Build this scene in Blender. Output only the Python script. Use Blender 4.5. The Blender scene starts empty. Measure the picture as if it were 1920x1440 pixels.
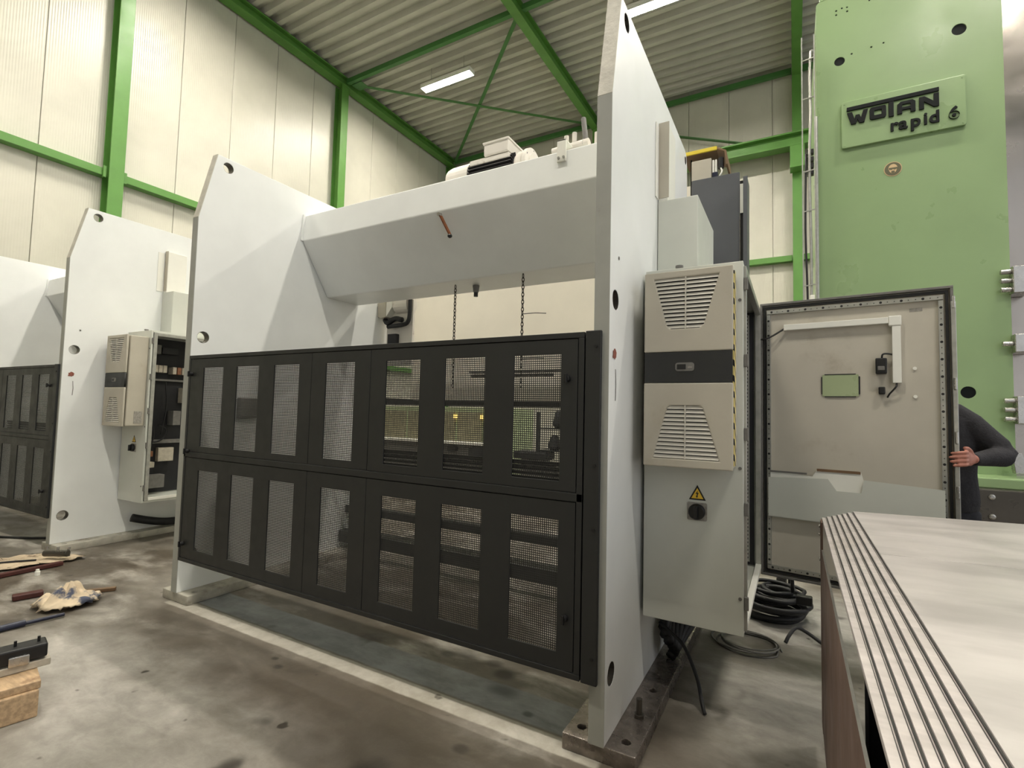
import bpy, bmesh, math, random
from mathutils import Vector, Matrix, noise

random.seed(7)
scene = bpy.context.scene
col = scene.collection

# ------------------------------------------------------------------ camera
cam_d = bpy.data.cameras.new('camera')
cam = bpy.data.objects.new('camera', cam_d)
col.objects.link(cam)
cam_d.sensor_width = 36.0
cam_d.lens = 941.79 / 1920 * 36.0
cam_d.clip_start = 0.05
cam_d.clip_end = 200
right = Vector((0.87164673, 0.48954708, 0.02399245))
up = Vector((0.00624463, -0.06003879, 0.99817651))
fwd = Vector((-0.49009487, 0.86990747, 0.05538966))
m = Matrix((right, up, -fwd)).transposed().to_4x4()
m.translation = Vector((0, 0, 1.44))
cam.matrix_world = m
scene.camera = cam

# ------------------------------------------------------------------ world, exposure
world = bpy.data.worlds.new('hall_ambient')
scene.world = world
world.use_nodes = True
bg = world.node_tree.nodes['Background']
bg.inputs[0].default_value = (0.97, 0.985, 1.0, 1)
bg.inputs[1].default_value = 0.7
LAMP_STRENGTH = 270.0
vs = scene.view_settings
vs.view_transform = 'Standard'
vs.look = 'None'
vs.exposure = 0.2
vs.gamma = 1.0
vs.use_curve_mapping = False
scene.cycles.use_denoising = True
scene.cycles.max_bounces = 6

# ------------------------------------------------------------------ materials
def lin(c):
    c = c / 255.0
    return c / 12.92 if c <= 0.04045 else ((c + 0.055) / 1.055) ** 2.4

def rgb(r, g, b):
    return (lin(r), lin(g), lin(b), 1)

def new_mat(name):
    mt = bpy.data.materials.new(name)
    mt.use_nodes = True
    nt = mt.node_tree
    return mt, nt, nt.nodes['Principled BSDF']

def N(nt, kind, **kw):
    n = nt.nodes.new(kind)
    for k, v in kw.items():
        setattr(n, k, v)
    return n

def mixc(nt, fac, a, b, mode='MIX'):
    n = nt.nodes.new('ShaderNodeMix')
    n.data_type = 'RGBA'
    n.blend_type = mode
    for sock, val in ((0, fac), (6, a), (7, b)):
        if hasattr(val, 'is_output'):
            nt.links.new(val, n.inputs[sock])
        else:
            n.inputs[sock].default_value = val
    return n.outputs[2]

def noise_tex(nt, scale, detail=5, rough=0.55, stretch=(1, 1, 1), dist=0.0, offset=(0, 0, 0)):
    tc = N(nt, 'ShaderNodeTexCoord')
    mp = N(nt, 'ShaderNodeMapping')
    mp.inputs['Scale'].default_value = stretch
    mp.inputs['Location'].default_value = offset
    nt.links.new(tc.outputs['Object'], mp.inputs[0])
    nz = N(nt, 'ShaderNodeTexNoise')
    nz.inputs['Scale'].default_value = scale
    nz.inputs['Detail'].default_value = detail
    nz.inputs['Roughness'].default_value = rough
    nz.inputs['Distortion'].default_value = dist
    nt.links.new(mp.outputs[0], nz.inputs[0])
    return nz.outputs[0]

def ramp(nt, src, lo, hi, smooth=True):
    n = N(nt, 'ShaderNodeMapRange')
    n.interpolation_type = 'SMOOTHSTEP' if smooth else 'LINEAR'
    n.inputs[1].default_value = lo
    n.inputs[2].default_value = hi
    nt.links.new(src, n.inputs[0])
    return n.outputs[0]

def mul(c, k):
    return (min(c[0] * k, 1), min(c[1] * k, 1), min(c[2] * k, 1), 1)

def pmat(name, base, rough=0.5, metal=0.0, var=0.1, scale=5, bump=0.0, bscale=60, stretch=(1, 1, 1), dirt=None, spec=0.5, coat=0.0):
    mt, nt, b = new_mat(name)
    f = ramp(nt, noise_tex(nt, scale, stretch=stretch), 0.3, 0.7)
    c = mixc(nt, f, mul(base, 1 - var), mul(base, 1 + var))
    if dirt:
        dc, lo, hi, ds = dirt
        d = ramp(nt, noise_tex(nt, ds, detail=8, rough=0.65, offset=(3.3, 1.7, 5.1)), lo, hi)
        c = mixc(nt, d, c, dc)
    nt.links.new(c, b.inputs['Base Color'])
    r = ramp(nt, noise_tex(nt, scale * 2.3, offset=(9, 2, 4)), 0.25, 0.75)
    rr = N(nt, 'ShaderNodeMapRange')
    rr.inputs[3].default_value = max(rough - 0.07, 0.02)
    rr.inputs[4].default_value = min(rough + 0.07, 1)
    nt.links.new(r, rr.inputs[0])
    nt.links.new(rr.outputs[0], b.inputs['Roughness'])
    b.inputs['Metallic'].default_value = metal
    b.inputs['Specular IOR Level'].default_value = spec
    if coat:
        b.inputs['Coat Weight'].default_value = coat
    if bump:
        bp = N(nt, 'ShaderNodeBump')
        bp.inputs['Strength'].default_value = bump
        bp.inputs['Distance'].default_value = 0.01
        nt.links.new(noise_tex(nt, bscale, detail=4), bp.inputs['Height'])
        nt.links.new(bp.outputs[0], b.inputs['Normal'])
    return mt

def emit_mat(name, color, strength):
    mt, nt, b = new_mat(name)
    f = noise_tex(nt, 3)
    c = mixc(nt, f, color, mul(color, 0.97))
    nt.links.new(c, b.inputs['Emission Color'])
    b.inputs['Emission Strength'].default_value = strength
    b.inputs['Base Color'].default_value = color
    return mt

def floor_mat():
    mt, nt, b = new_mat('stained_concrete')
    big = ramp(nt, noise_tex(nt, 0.5, detail=5, rough=0.55, dist=0.25), 0.36, 0.64)
    mid = ramp(nt, noise_tex(nt, 2.5, detail=8, rough=0.66, stretch=(1.0, 1.8, 1), dist=0.3, offset=(5, 3, 0)), 0.34, 0.66)
    fine = ramp(nt, noise_tex(nt, 9, detail=8, rough=0.7, dist=0.2, offset=(2, 9, 0)), 0.25, 0.75)
    c = mixc(nt, big, rgb(88, 79, 66), rgb(146, 140, 130))
    c = mixc(nt, mid, mixc(nt, 0.6, c, rgb(74, 65, 54)), c)
    lightpatch = ramp(nt, noise_tex(nt, 1.6, detail=7, rough=0.6, stretch=(1, 1.8, 1), dist=0.4, offset=(11, 4, 0)), 0.46, 0.72)
    c = mixc(nt, lightpatch, c, rgb(178, 173, 164))
    # large stains, and pale patches of painted light, each with its own place, size and ragged edge
    tcs = N(nt, 'ShaderNodeTexCoord')
    nv = N(nt, 'ShaderNodeTexNoise')
    nv.inputs['Scale'].default_value = 3.5
    nv.inputs['Detail'].default_value = 6
    nt.links.new(tcs.outputs['Object'], nv.inputs[0])
    def patch(c_, px_, py_, rad, soft, colr, amt, ragged=0.5, sx_=1.0):
        mpn = N(nt, 'ShaderNodeVectorMath', operation='MULTIPLY_ADD')
        mpn.inputs[1].default_value = (ragged * rad, ragged * rad, 0)
        nt.links.new(nv.outputs['Color'], mpn.inputs[0])
        nt.links.new(tcs.outputs['Object'], mpn.inputs[2])
        sub = N(nt, 'ShaderNodeVectorMath', operation='SUBTRACT')
        sub.inputs[1].default_value = (px_ + ragged * rad * 0.5, py_ + ragged * rad * 0.5, 0)
        nt.links.new(mpn.outputs[0], sub.inputs[0])
        sc_ = N(nt, 'ShaderNodeVectorMath', operation='MULTIPLY')
        sc_.inputs[1].default_value = (1 / sx_, 1, 0)
        nt.links.new(sub.outputs[0], sc_.inputs[0])
        ln_ = N(nt, 'ShaderNodeVectorMath', operation='LENGTH')
        nt.links.new(sc_.outputs[0], ln_.inputs[0])
        mr = N(nt, 'ShaderNodeMapRange')
        mr.interpolation_type = 'SMOOTHSTEP'
        mr.inputs[1].default_value = rad * (1 - soft)
        mr.inputs[2].default_value = rad * (1 + soft)
        mr.inputs[3].default_value = amt
        mr.inputs[4].default_value = 0.0
        nt.links.new(ln_.outputs['Value'], mr.inputs[0])
        return mixc(nt, mr.outputs[0], c_, colr)
    for a_ in ((-2.05, 1.85, 0.34, 0.8, rgb(84, 72, 58), 0.75, 1.2, 2.2), (-1.5, 1.62, 0.22, 0.8, rgb(70, 62, 52), 0.7, 1.2, 1.8), (-3.3, 1.75, 0.2, 0.9, rgb(84, 74, 60), 0.6, 1.2, 2.0),
               (-2.7, 1.15, 0.4, 0.9, rgb(192, 188, 180), 0.6, 1.8, 1.8), (-3.6, 1.3, 0.3, 0.9, rgb(192, 188, 180), 0.55, 1.8, 1.8), (-0.05, 3.0, 0.35, 0.9, rgb(196, 193, 186), 0.75, 1.4, 1.0), (-0.2, 2.5, 0.2, 0.9, rgb(176, 172, 164), 0.5, 1.4, 1.0),
               (0.15, 4.3, 0.5, 0.9, rgb(204, 202, 196), 0.75, 1.2, 1.0), (-4.3, 2.4, 0.3, 0.9, rgb(186, 180, 170), 0.6, 1.3, 1.5)):
        c = patch(c, *a_)
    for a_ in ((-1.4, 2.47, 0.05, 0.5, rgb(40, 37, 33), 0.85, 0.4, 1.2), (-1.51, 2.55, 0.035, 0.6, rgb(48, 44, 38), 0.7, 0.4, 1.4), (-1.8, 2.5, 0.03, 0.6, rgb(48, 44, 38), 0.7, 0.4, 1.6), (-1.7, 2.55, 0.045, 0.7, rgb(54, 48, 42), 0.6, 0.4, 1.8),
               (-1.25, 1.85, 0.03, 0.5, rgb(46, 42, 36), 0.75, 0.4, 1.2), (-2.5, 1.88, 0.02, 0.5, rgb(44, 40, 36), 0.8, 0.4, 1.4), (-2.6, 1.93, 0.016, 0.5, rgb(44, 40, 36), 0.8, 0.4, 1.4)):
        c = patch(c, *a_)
    mid2 = ramp(nt, noise_tex(nt, 5.5, detail=8, rough=0.7, stretch=(1, 1.8, 1), dist=0.4, offset=(7, 1, 0)), 0.3, 0.7)
    c = mixc(nt, mid2, mixc(nt, 0.32, c, rgb(66, 59, 50)), c)
    c = mixc(nt, fine, mixc(nt, 0.22, c, rgb(60, 54, 46)), c)
    # strips on the floor along the front of the press: a pale band and a slate band behind it
    tc = N(nt, 'ShaderNodeTexCoord')
    sx = N(nt, 'ShaderNodeSeparateXYZ')
    nt.links.new(tc.outputs['Object'], sx.inputs[0])
    wob = N(nt, 'ShaderNodeMath', operation='MULTIPLY_ADD')
    wob.inputs[1].default_value = 0.02
    nt.links.new(noise_tex(nt, 7, detail=5), wob.inputs[0])
    nt.links.new(sx.outputs[1], wob.inputs[2])
    Y = wob.outputs[0]
    def band(lo, hi, soft):
        a = ramp(nt, Y, lo, lo + soft)
        z = ramp(nt, Y, hi + soft, hi)
        mm = N(nt, 'ShaderNodeMath', operation='MULTIPLY')
        nt.links.new(a, mm.inputs[0])
        n2 = N(nt, 'ShaderNodeMapRange')
        n2.interpolation_type = 'SMOOTHSTEP'
        n2.inputs[1].default_value = hi
        n2.inputs[2].default_value = hi + soft
        n2.inputs[3].default_value = 1
        n2.inputs[4].default_value = 0
        nt.links.new(Y, n2.inputs[0])
        nt.links.new(n2.outputs[0], mm.inputs[1])
        return mm.outputs[0]
    xa = ramp(nt, sx.outputs[0], -4.02, -3.98)
    xb = N(nt, 'ShaderNodeMapRange')
    xb.inputs[1].default_value = -0.72
    xb.inputs[2].default_value = -0.70
    xb.inputs[3].default_value = 1
    xb.inputs[4].default_value = 0
    nt.links.new(sx.outputs[0], xb.inputs[0])
    xm = N(nt, 'ShaderNodeMath', operation='MULTIPLY')
    nt.links.new(xa, xm.inputs[0]); nt.links.new(xb.outputs[0], xm.inputs[1])
    xa = xm.outputs[0]
    slate = band(2.155, 2.385, 0.02)
    ms = N(nt, 'ShaderNodeMath', operation='MULTIPLY')
    nt.links.new(slate, ms.inputs[0]); nt.links.new(xa, ms.inputs[1])
    c = mixc(nt, ms.outputs[0], c, mixc(nt, 0.7, c, mixc(nt, mid, rgb(104, 111, 115), rgb(156, 163, 167))))
    white = band(2.035, 2.145, 0.015)
    mw = N(nt, 'ShaderNodeMath', operation='MULTIPLY')
    nt.links.new(white, mw.inputs[0]); nt.links.new(xa, mw.inputs[1])
    c = mixc(nt, mw.outputs[0], c, mixc(nt, 0.58, c, mixc(nt, fine, rgb(176, 171, 158), rgb(208, 204, 193))))
    # oil spots
    spot = ramp(nt, noise_tex(nt, 3.4, detail=3, rough=0.4, offset=(1.3, 7.7, 0)), 0.63, 0.78)
    c = mixc(nt, spot, c, rgb(56, 50, 43))
    spot2 = ramp(nt, noise_tex(nt, 9.0, detail=2, rough=0.4, offset=(4.3, 2.7, 0)), 0.71, 0.78)
    c = mixc(nt, spot2, c, rgb(60, 54, 46))
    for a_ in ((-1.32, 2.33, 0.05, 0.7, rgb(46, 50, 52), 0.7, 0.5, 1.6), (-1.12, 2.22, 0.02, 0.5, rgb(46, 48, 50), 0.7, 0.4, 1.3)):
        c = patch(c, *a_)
    nt.links.new(c, b.inputs['Base Color'])
    rr = N(nt, 'ShaderNodeMapRange')
    rr.inputs[3].default_value = 0.38
    rr.inputs[4].default_value = 0.62
    nt.links.new(mid, rr.inputs[0])
    nt.links.new(rr.outputs[0], b.inputs['Roughness'])
    bp = N(nt, 'ShaderNodeBump')
    bp.inputs['Strength'].default_value = 0.12
    bp.inputs['Distance'].default_value = 0.01
    nt.links.new(fine, bp.inputs['Height'])
    nt.links.new(bp.outputs[0], b.inputs['Normal'])
    return mt

def wave_bump_mat(name, base, rough, wscale, direction, strength, var=0.05):
    mt, nt, b = new_mat(name)
    f = ramp(nt, noise_tex(nt, 1.2), 0.3, 0.7)
    nt.links.new(mixc(nt, f, mul(base, 1 - var), mul(base, 1 + var)), b.inputs['Base Color'])
    b.inputs['Roughness'].default_value = rough
    tc = N(nt, 'ShaderNodeTexCoord')
    wv = N(nt, 'ShaderNodeTexWave')
    wv.wave_type = 'BANDS'
    wv.bands_direction = direction
    wv.inputs['Scale'].default_value = wscale
    nt.links.new(tc.outputs['Object'], wv.inputs[0])
    bp = N(nt, 'ShaderNodeBump')
    bp.inputs['Strength'].default_value = strength
    bp.inputs['Distance'].default_value = 0.004
    nt.links.new(wv.outputs[1], bp.inputs['Height'])
    nt.links.new(bp.outputs[0], b.inputs['Normal'])
    return mt

def stripe_mat(name, ca, cb, scale):
    mt, nt, b = new_mat(name)
    tc = N(nt, 'ShaderNodeTexCoord')
    wv = N(nt, 'ShaderNodeTexWave')
    wv.wave_type = 'BANDS'
    wv.bands_direction = 'DIAGONAL'
    wv.inputs['Scale'].default_value = scale
    nt.links.new(tc.outputs['Object'], wv.inputs[0])
    f = ramp(nt, wv.outputs[1], 0.62, 0.66)
    nt.links.new(mixc(nt, f, ca, cb), b.inputs['Base Color'])
    b.inputs['Roughness'].default_value = 0.5
    return mt

M = {}
M['floor'] = floor_mat()
M['wall'] = wave_bump_mat('cream_panel', rgb(204, 201, 187), 0.33, 9.0, 'X', 0.35)
M['wall_y'] = wave_bump_mat('cream_panel_side', rgb(204, 201, 187), 0.33, 9.0, 'Y', 0.35)
M['deck'] = pmat('roof_deck', rgb(192, 190, 180), rough=0.45, var=0.05, scale=2)
M['green'] = pmat('green_steel', rgb(90, 140, 62), rough=0.45, var=0.06, scale=3)
M['green_dark'] = pmat('green_brace', rgb(66, 118, 58), rough=0.5, var=0.06, scale=3)
M['white'] = pmat('press_white', rgb(236, 238, 236), rough=0.42, var=0.03, scale=2.2, bump=0.04, bscale=18, dirt=(rgb(196, 193, 182), 0.66, 0.9, 1.6))
M['cutedge'] = pmat('flame_cut_edge', rgb(196, 192, 180), rough=0.6, var=0.1, scale=14, bump=0.5, bscale=26, dirt=(rgb(150, 144, 132), 0.55, 0.85, 7))
M['edgepaint'] = pmat('grey_painted_edge', rgb(164, 165, 158), rough=0.5, var=0.05, scale=6, dirt=(rgb(128, 122, 110), 0.62, 0.85, 5))
M['whitetrim'] = pmat('white_plastic', rgb(236, 235, 226), rough=0.45, var=0.02)
M['beige'] = pmat('beige_sheet', rgb(238, 232, 218), rough=0.5, var=0.04, scale=1.5)
M['dark'] = pmat('charcoal_guard', rgb(37, 38, 38), rough=0.5, var=0.06, scale=4)
M['dark2'] = pmat('charcoal_sheet', rgb(84, 86, 90), rough=0.45, var=0.05, scale=4)
M['black'] = pmat('black_plastic', rgb(22, 22, 23), rough=0.45, var=0.1)
M['rubber'] = pmat('black_rubber', rgb(26, 26, 28), rough=0.55, var=0.15, scale=12)
M['inside'] = pmat('dark_interior', rgb(30, 30, 34), rough=0.6, var=0.1)  # dark parts, and the painted shade of cabinet and cover interiors
M['base'] = pmat('oily_base_steel', rgb(138, 130, 124), rough=0.3, metal=0.75, var=0.2, scale=16, bump=0.15, bscale=30, dirt=(rgb(76, 66, 58), 0.52, 0.8, 11))
M['base_white'] = pmat('painted_base_steel', rgb(176, 172, 160), rough=0.45, metal=0.1, var=0.16, scale=10, bump=0.1, bscale=30, dirt=(rgb(104, 92, 76), 0.5, 0.75, 6))
M['cab'] = pmat('cabinet_grey', rgb(205, 207, 198), rough=0.42, var=0.03, scale=3, bump=0.05, bscale=220)
M['cab_in'] = pmat('cabinet_inner', rgb(196, 190, 176), rough=0.5, var=0.05, scale=2.5, dirt=(rgb(160, 150, 132), 0.55, 0.85, 3))
M['aircon'] = pmat('aged_beige_plastic', rgb(184, 178, 163), rough=0.5, var=0.05, scale=4, bump=0.04, bscale=160, dirt=(rgb(160, 148, 124), 0.55, 0.85, 3))
M['slat'] = pmat('louvre_plastic', rgb(200, 196, 184), rough=0.5, var=0.04)
M['galv'] = pmat('galvanised_strip', rgb(178, 178, 172), rough=0.35, metal=0.7, var=0.1, scale=20)
M['steel'] = pmat('bright_steel', rgb(190, 188, 184), rough=0.25, metal=0.95, var=0.08, scale=12)
M['cover'] = pmat('brushed_cover_steel', rgb(196, 189, 187), rough=0.4, metal=0.4, var=0.12, scale=5, stretch=(1, 7, 1), dirt=(rgb(168, 158, 134), 0.6, 0.8, 1.8))
M['cover_top'] = pmat('worn_cover_top', rgb(192, 187, 185), rough=0.38, metal=0.4, var=0.16, scale=2.4, stretch=(1, 3.2, 1), dirt=(rgb(160, 146, 112), 0.63, 0.8, 1.9))
M['brown'] = pmat('rusty_primer', rgb(106, 84, 74), rough=0.55, var=0.14, scale=3, stretch=(3, 3, 0.5), dirt=(rgb(82, 62, 52), 0.5, 0.8, 4))
M['mgreen'] = pmat('machine_green', rgb(138, 163, 117), rough=0.33, var=0.05, scale=1.2, bump=0.05, bscale=5)
M['logo'] = pmat('logo_black', rgb(9, 15, 14), rough=0.6, var=0.1, spec=0.2)
M['chrome'] = pmat('ground_guideway', rgb(170, 164, 158), rough=0.22, metal=0.95, var=0.1, scale=1.5, stretch=(1, 1, 0.25))
M['dirtysteel'] = pmat('dark_bed_steel', rgb(96, 92, 86), rough=0.3, metal=0.7, var=0.15, scale=3)
M['motor'] = pmat('motor_white', rgb(222, 217, 208), rough=0.5, var=0.04, dirt=(rgb(150, 136, 122), 0.6, 0.8, 8))
M['fin'] = pmat('motor_dark', rgb(44, 42, 44), rough=0.5, var=0.1)
M['yellow'] = pmat('safety_yellow', rgb(222, 200, 62), rough=0.5, var=0.06)
M['rustbrown'] = pmat('brown_sheet', rgb(118, 92, 66), rough=0.6, var=0.12)
M['leather'] = pmat('brown_leather', rgb(128, 74, 40), rough=0.6, var=0.2, scale=20)
M['chain'] = pmat('oily_chain', rgb(58, 54, 50), rough=0.4, metal=0.8, var=0.2)
M['amber'] = pmat('sign_yellow', rgb(238, 196, 58), rough=0.4, var=0.03)
M['hazard'] = stripe_mat('hazard_tape', rgb(226, 208, 132), rgb(28, 26, 24), 9.0)
M['ghost_green'] = pmat('pale_green_plate', rgb(168, 182, 142), rough=0.3, var=0.04)
M['paper'] = pmat('paper_label', rgb(150, 146, 138), rough=0.6, var=0.2, scale=60)
M['wood'] = pmat('pale_timber', rgb(188, 160, 126), rough=0.6, var=0.22, scale=9, stretch=(1, 6, 6), dirt=(rgb(120, 86, 58), 0.58, 0.78, 5))
M['rag'] = pmat('oily_rag', rgb(214, 196, 168), rough=0.85, var=0.15, scale=9, dirt=(rgb(84, 90, 108), 0.52, 0.62, 6))
M['card'] = pmat('soaked_cardboard', rgb(196, 178, 152), rough=0.8, var=0.18, scale=5, dirt=(rgb(112, 92, 74), 0.52, 0.72, 4))
M['redbrown'] = pmat('red_oxide', rgb(74, 36, 31), rough=0.5, var=0.15)
M['bluerod'] = pmat('blue_black_rod', rgb(38, 42, 62), rough=0.35, var=0.1)
M['skin'] = pmat('skin', rgb(176, 116, 98), rough=0.5, var=0.08, scale=30)
M['sweater'] = pmat('charcoal_knit', rgb(42, 41, 45), rough=0.9, var=0.12, scale=30, bump=0.3, bscale=90)
M['trousers'] = pmat('dark_trousers', rgb(32, 33, 40), rough=0.85, var=0.1, scale=20)
M['hair'] = pmat('dark_hair', rgb(52, 40, 32), rough=0.7, var=0.2, scale=40)
M['eye'] = pmat('eye_white', rgb(225, 222, 216), rough=0.2, var=0.02)
M['tube'] = emit_mat('lamp_diffuser', (1.0, 0.94, 0.825, 1), LAMP_STRENGTH)
M['signlight'] = emit_mat('far_yellow_lamp', (1.0, 0.66, 0.16, 1), 2.0)
M['cream_board'] = pmat('component_cream', rgb(188, 180, 164), rough=0.5, var=0.12, scale=30)
M['component'] = pmat('component_grey', rgb(112, 110, 106), rough=0.5, var=0.12, scale=30)
M['copper'] = pmat('component_brown', rgb(140, 92, 62), rough=0.45, var=0.15, scale=30)
M['sticker'] = pmat('sticker_olive', rgb(92, 88, 62), rough=0.5, var=0.08)
M['olive'] = pmat('olive_panel', rgb(150, 145, 118), rough=0.4, var=0.2, scale=14)
M['sticker_fg'] = pmat('sticker_buff', rgb(206, 178, 136), rough=0.5, var=0.05)
M['scuff'] = pmat('red_oxide_scuff', rgb(140, 84, 70), rough=0.7, var=0.25, scale=60)

# ------------------------------------------------------------------ mesh helpers
LOC = {}

def root_loc(o):
    while o is not None:
        if o.name in LOC:
            return LOC[o.name]
        o = o.parent
    return Vector((0, 0, 0))

def tag(o, label=None, cat=None, group=None, kind=None):
    if label: o['label'] = label
    if cat: o['category'] = cat
    if group: o['group'] = group
    if kind: o['kind'] = kind
    return o

def thing(name, label, cat, loc=(0, 0, 0), group=None):
    o = bpy.data.objects.new(name, None)
    col.objects.link(o)
    o.empty_display_size = 0.1
    o.location = loc
    LOC[o.name] = Vector(loc)
    return tag(o, label, cat, group)

class MB:
    def __init__(self):
        self.v = []
        self.f = []
    def add(self, vs_, fs_):
        n = len(self.v)
        self.v += [tuple(p) for p in vs_]
        self.f += [tuple(i + n for i in f) for f in fs_]
        return self
    def box(self, x0, x1, y0, y1, z0, z1):
        vs_ = [(x, y, z) for z in (z0, z1) for y in (y0, y1) for x in (x0, x1)]
        return self.add(vs_, [(0, 2, 3, 1), (4, 5, 7, 6), (0, 1, 5, 4), (2, 6, 7, 3), (0, 4, 6, 2), (1, 3, 7, 5)])
    def prism(self, poly, a0, a1, axis='x'):
        n = len(poly)
        mp = {'x': lambda a, u, v: (a, u, v), 'y': lambda a, u, v: (u, a, v), 'z': lambda a, u, v: (u, v, a)}[axis]
        vs_ = [mp(a0, u, v) for u, v in poly] + [mp(a1, u, v) for u, v in poly]
        fs_ = [tuple(range(n)), tuple(range(2 * n - 1, n - 1, -1))]
        fs_ += [(i, i + n, (i + 1) % n + n, (i + 1) % n) for i in range(n)]
        return self.add(vs_, fs_)
    def bar(self, p0, p1, w, h, upv=(0, 0, 1)):
        p0, p1 = Vector(p0), Vector(p1)
        d = (p1 - p0).normalized()
        s = d.cross(Vector(upv)).normalized()
        t = s.cross(d).normalized()
        vs_ = [p + s * a * w / 2 + t * b_ * h / 2 for p in (p0, p1) for b_ in (-1, 1) for a in (-1, 1)]
        return self.add(vs_, [(0, 1, 3, 2), (4, 6, 7, 5), (0, 4, 5, 1), (2, 3, 7, 6), (0, 2, 6, 4), (1, 5, 7, 3)])
    def cyl(self, p0, p1, r, n=16, r1=None):
        p0, p1 = Vector(p0), Vector(p1)
        r1 = r if r1 is None else r1
        d = (p1 - p0).normalized()
        a = d.orthogonal().normalized()
        b_ = d.cross(a)
        ring = [(math.cos(2 * math.pi * i / n), math.sin(2 * math.pi * i / n)) for i in range(n)]
        vs_ = [p0 + (a * c + b_ * s) * r for c, s in ring] + [p1 + (a * c + b_ * s) * r1 for c, s in ring]
        fs_ = [tuple(range(n))[::-1], tuple(range(n, 2 * n))] + [(i, (i + 1) % n, (i + 1) % n + n, i + n) for i in range(n)]
        return self.add(vs_, fs_)
    def tube(self, pts, r, n=8, smooth_steps=6):
        pts = [Vector(p) for p in pts]
        if smooth_steps and len(pts) > 2:
            q = [pts[0] * 2 - pts[1]] + pts + [pts[-1] * 2 - pts[-2]]
            out = []
            for i in range(1, len(q) - 2):
                for k in range(smooth_steps):
                    t = k / smooth_steps
                    a, b_, c, d = q[i - 1], q[i], q[i + 1], q[i + 2]
                    out.append(0.5 * ((2 * b_) + (c - a) * t + (2 * a - 5 * b_ + 4 * c - d) * t * t + (3 * b_ - a - 3 * c + d) * t ** 3))
            out.append(pts[-1])
            pts = out
        vs_, fs_ = [], []
        nrm = None
        for i, p in enumerate(pts):
            d = (pts[min(i + 1, len(pts) - 1)] - pts[max(i - 1, 0)])
            d = d.normalized() if d.length > 1e-9 else Vector((0, 0, 1))
            if nrm is None:
                nrm = d.orthogonal().normalized()
            nrm = (nrm - d * nrm.dot(d))
            nrm = nrm.normalized() if nrm.length > 1e-6 else d.orthogonal().normalized()
            bi = d.cross(nrm)
            vs_ += [p + (nrm * math.cos(2 * math.pi * k / n) + bi * math.sin(2 * math.pi * k / n)) * r for k in range(n)]
        for i in range(len(pts) - 1):
            fs_ += [(i * n + k, i * n + (k + 1) % n, (i + 1) * n + (k + 1) % n, (i + 1) * n + k) for k in range(n)]
        fs_ += [tuple(range(n))[::-1], tuple((len(pts) - 1) * n + k for k in range(n))]
        return self.add(vs_, fs_)
    def lathe(self, prof, origin, axis, n=24):
        axis = Vector(axis).normalized()
        a = axis.orthogonal().normalized()
        b_ = axis.cross(a)
        o = Vector(origin)
        vs_, fs_ = [], []
        for r, h in prof:
            vs_ += [o + axis * h + (a * math.cos(2 * math.pi * k / n) + b_ * math.sin(2 * math.pi * k / n)) * r for k in range(n)]
        for i in range(len(prof) - 1):
            fs_ += [(i * n + k, i * n + (k + 1) % n, (i + 1) * n + (k + 1) % n, (i + 1) * n + k) for k in range(n)]
        fs_ += [tuple(range(n))[::-1], tuple((len(prof) - 1) * n + k for k in range(n))]
        return self.add(vs_, fs_)
    def xform(self, mtx):
        self.v = [tuple(mtx @ Vector(p)) for p in self.v]
        return self
    def build(self, name, mat, parent=None, bevel=0.0, smooth=False, loc=None, segs=2):
        me = bpy.data.meshes.new(name)
        o0 = root_loc(parent) if parent is not None else Vector(loc or (0, 0, 0))
        me.from_pydata([tuple(Vector(p) - o0) for p in self.v], [], self.f)
        return finish(name, me, mat, parent, bevel, smooth, o0, segs)

def finish(name, me, mat, parent, bevel, smooth, o0, segs=2):
    bm = bmesh.new()
    bm.from_mesh(me)
    bmesh.ops.recalc_face_normals(bm, faces=bm.faces)
    bm.to_mesh(me)
    bm.free()
    me.materials.append(M[mat])
    if smooth:
        for p in me.polygons:
            p.use_smooth = True
    o = bpy.data.objects.new(name, me)
    col.objects.link(o)
    if parent is not None:
        o.parent = parent
    else:
        o.location = o0
        LOC[o.name] = Vector(o0)
    if bevel:
        bv = o.modifiers.new('bevel', 'BEVEL')
        bv.width = bevel
        bv.segments = segs
        bv.limit_method = 'ANGLE'
    return o

def sheet(name, outline, holes, thick, to3d, mat, parent=None, loc=None, bevel=0.0):
    """flat plate of the given outline with holes cut through; to3d(u, v, w) with w across the thickness, centred"""
    cu = bpy.data.curves.new(name + '_outline', 'CURVE')
    cu.dimensions = '2D'
    cu.fill_mode = 'BOTH'
    cu.extrude = thick / 2
    for poly in [outline] + holes:
        sp = cu.splines.new('POLY')
        sp.points.add(len(poly) - 1)
        for p, (a, b_) in zip(sp.points, poly):
            p.co = (a, b_, 0, 1)
        sp.use_cyclic_u = True
    tmp = bpy.data.objects.new(name + '_tmp', cu)
    me = bpy.data.meshes.new_from_object(tmp)
    bpy.data.objects.remove(tmp)
    bpy.data.curves.remove(cu)
    o0 = root_loc(parent) if parent is not None else Vector(loc or (0, 0, 0))
    bm = bmesh.new()
    bm.from_mesh(me)
    bmesh.ops.remove_doubles(bm, verts=bm.verts, dist=1e-5)
    bm.to_mesh(me)
    bm.free()
    for v in me.vertices:
        v.co = Vector(to3d(*v.co)) - o0
    me.name = name
    me.materials.clear()
    return finish(name, me, mat, parent, bevel, False, o0)

def circle(u, v, r, n=24):
    return [(u + r * math.cos(2 * math.pi * i / n), v + r * math.sin(2 * math.pi * i / n)) for i in range(n)]

def rect(u0, u1, v0, v1):
    return [(u0, v0), (u1, v0), (u1, v1), (u0, v1)]

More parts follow.
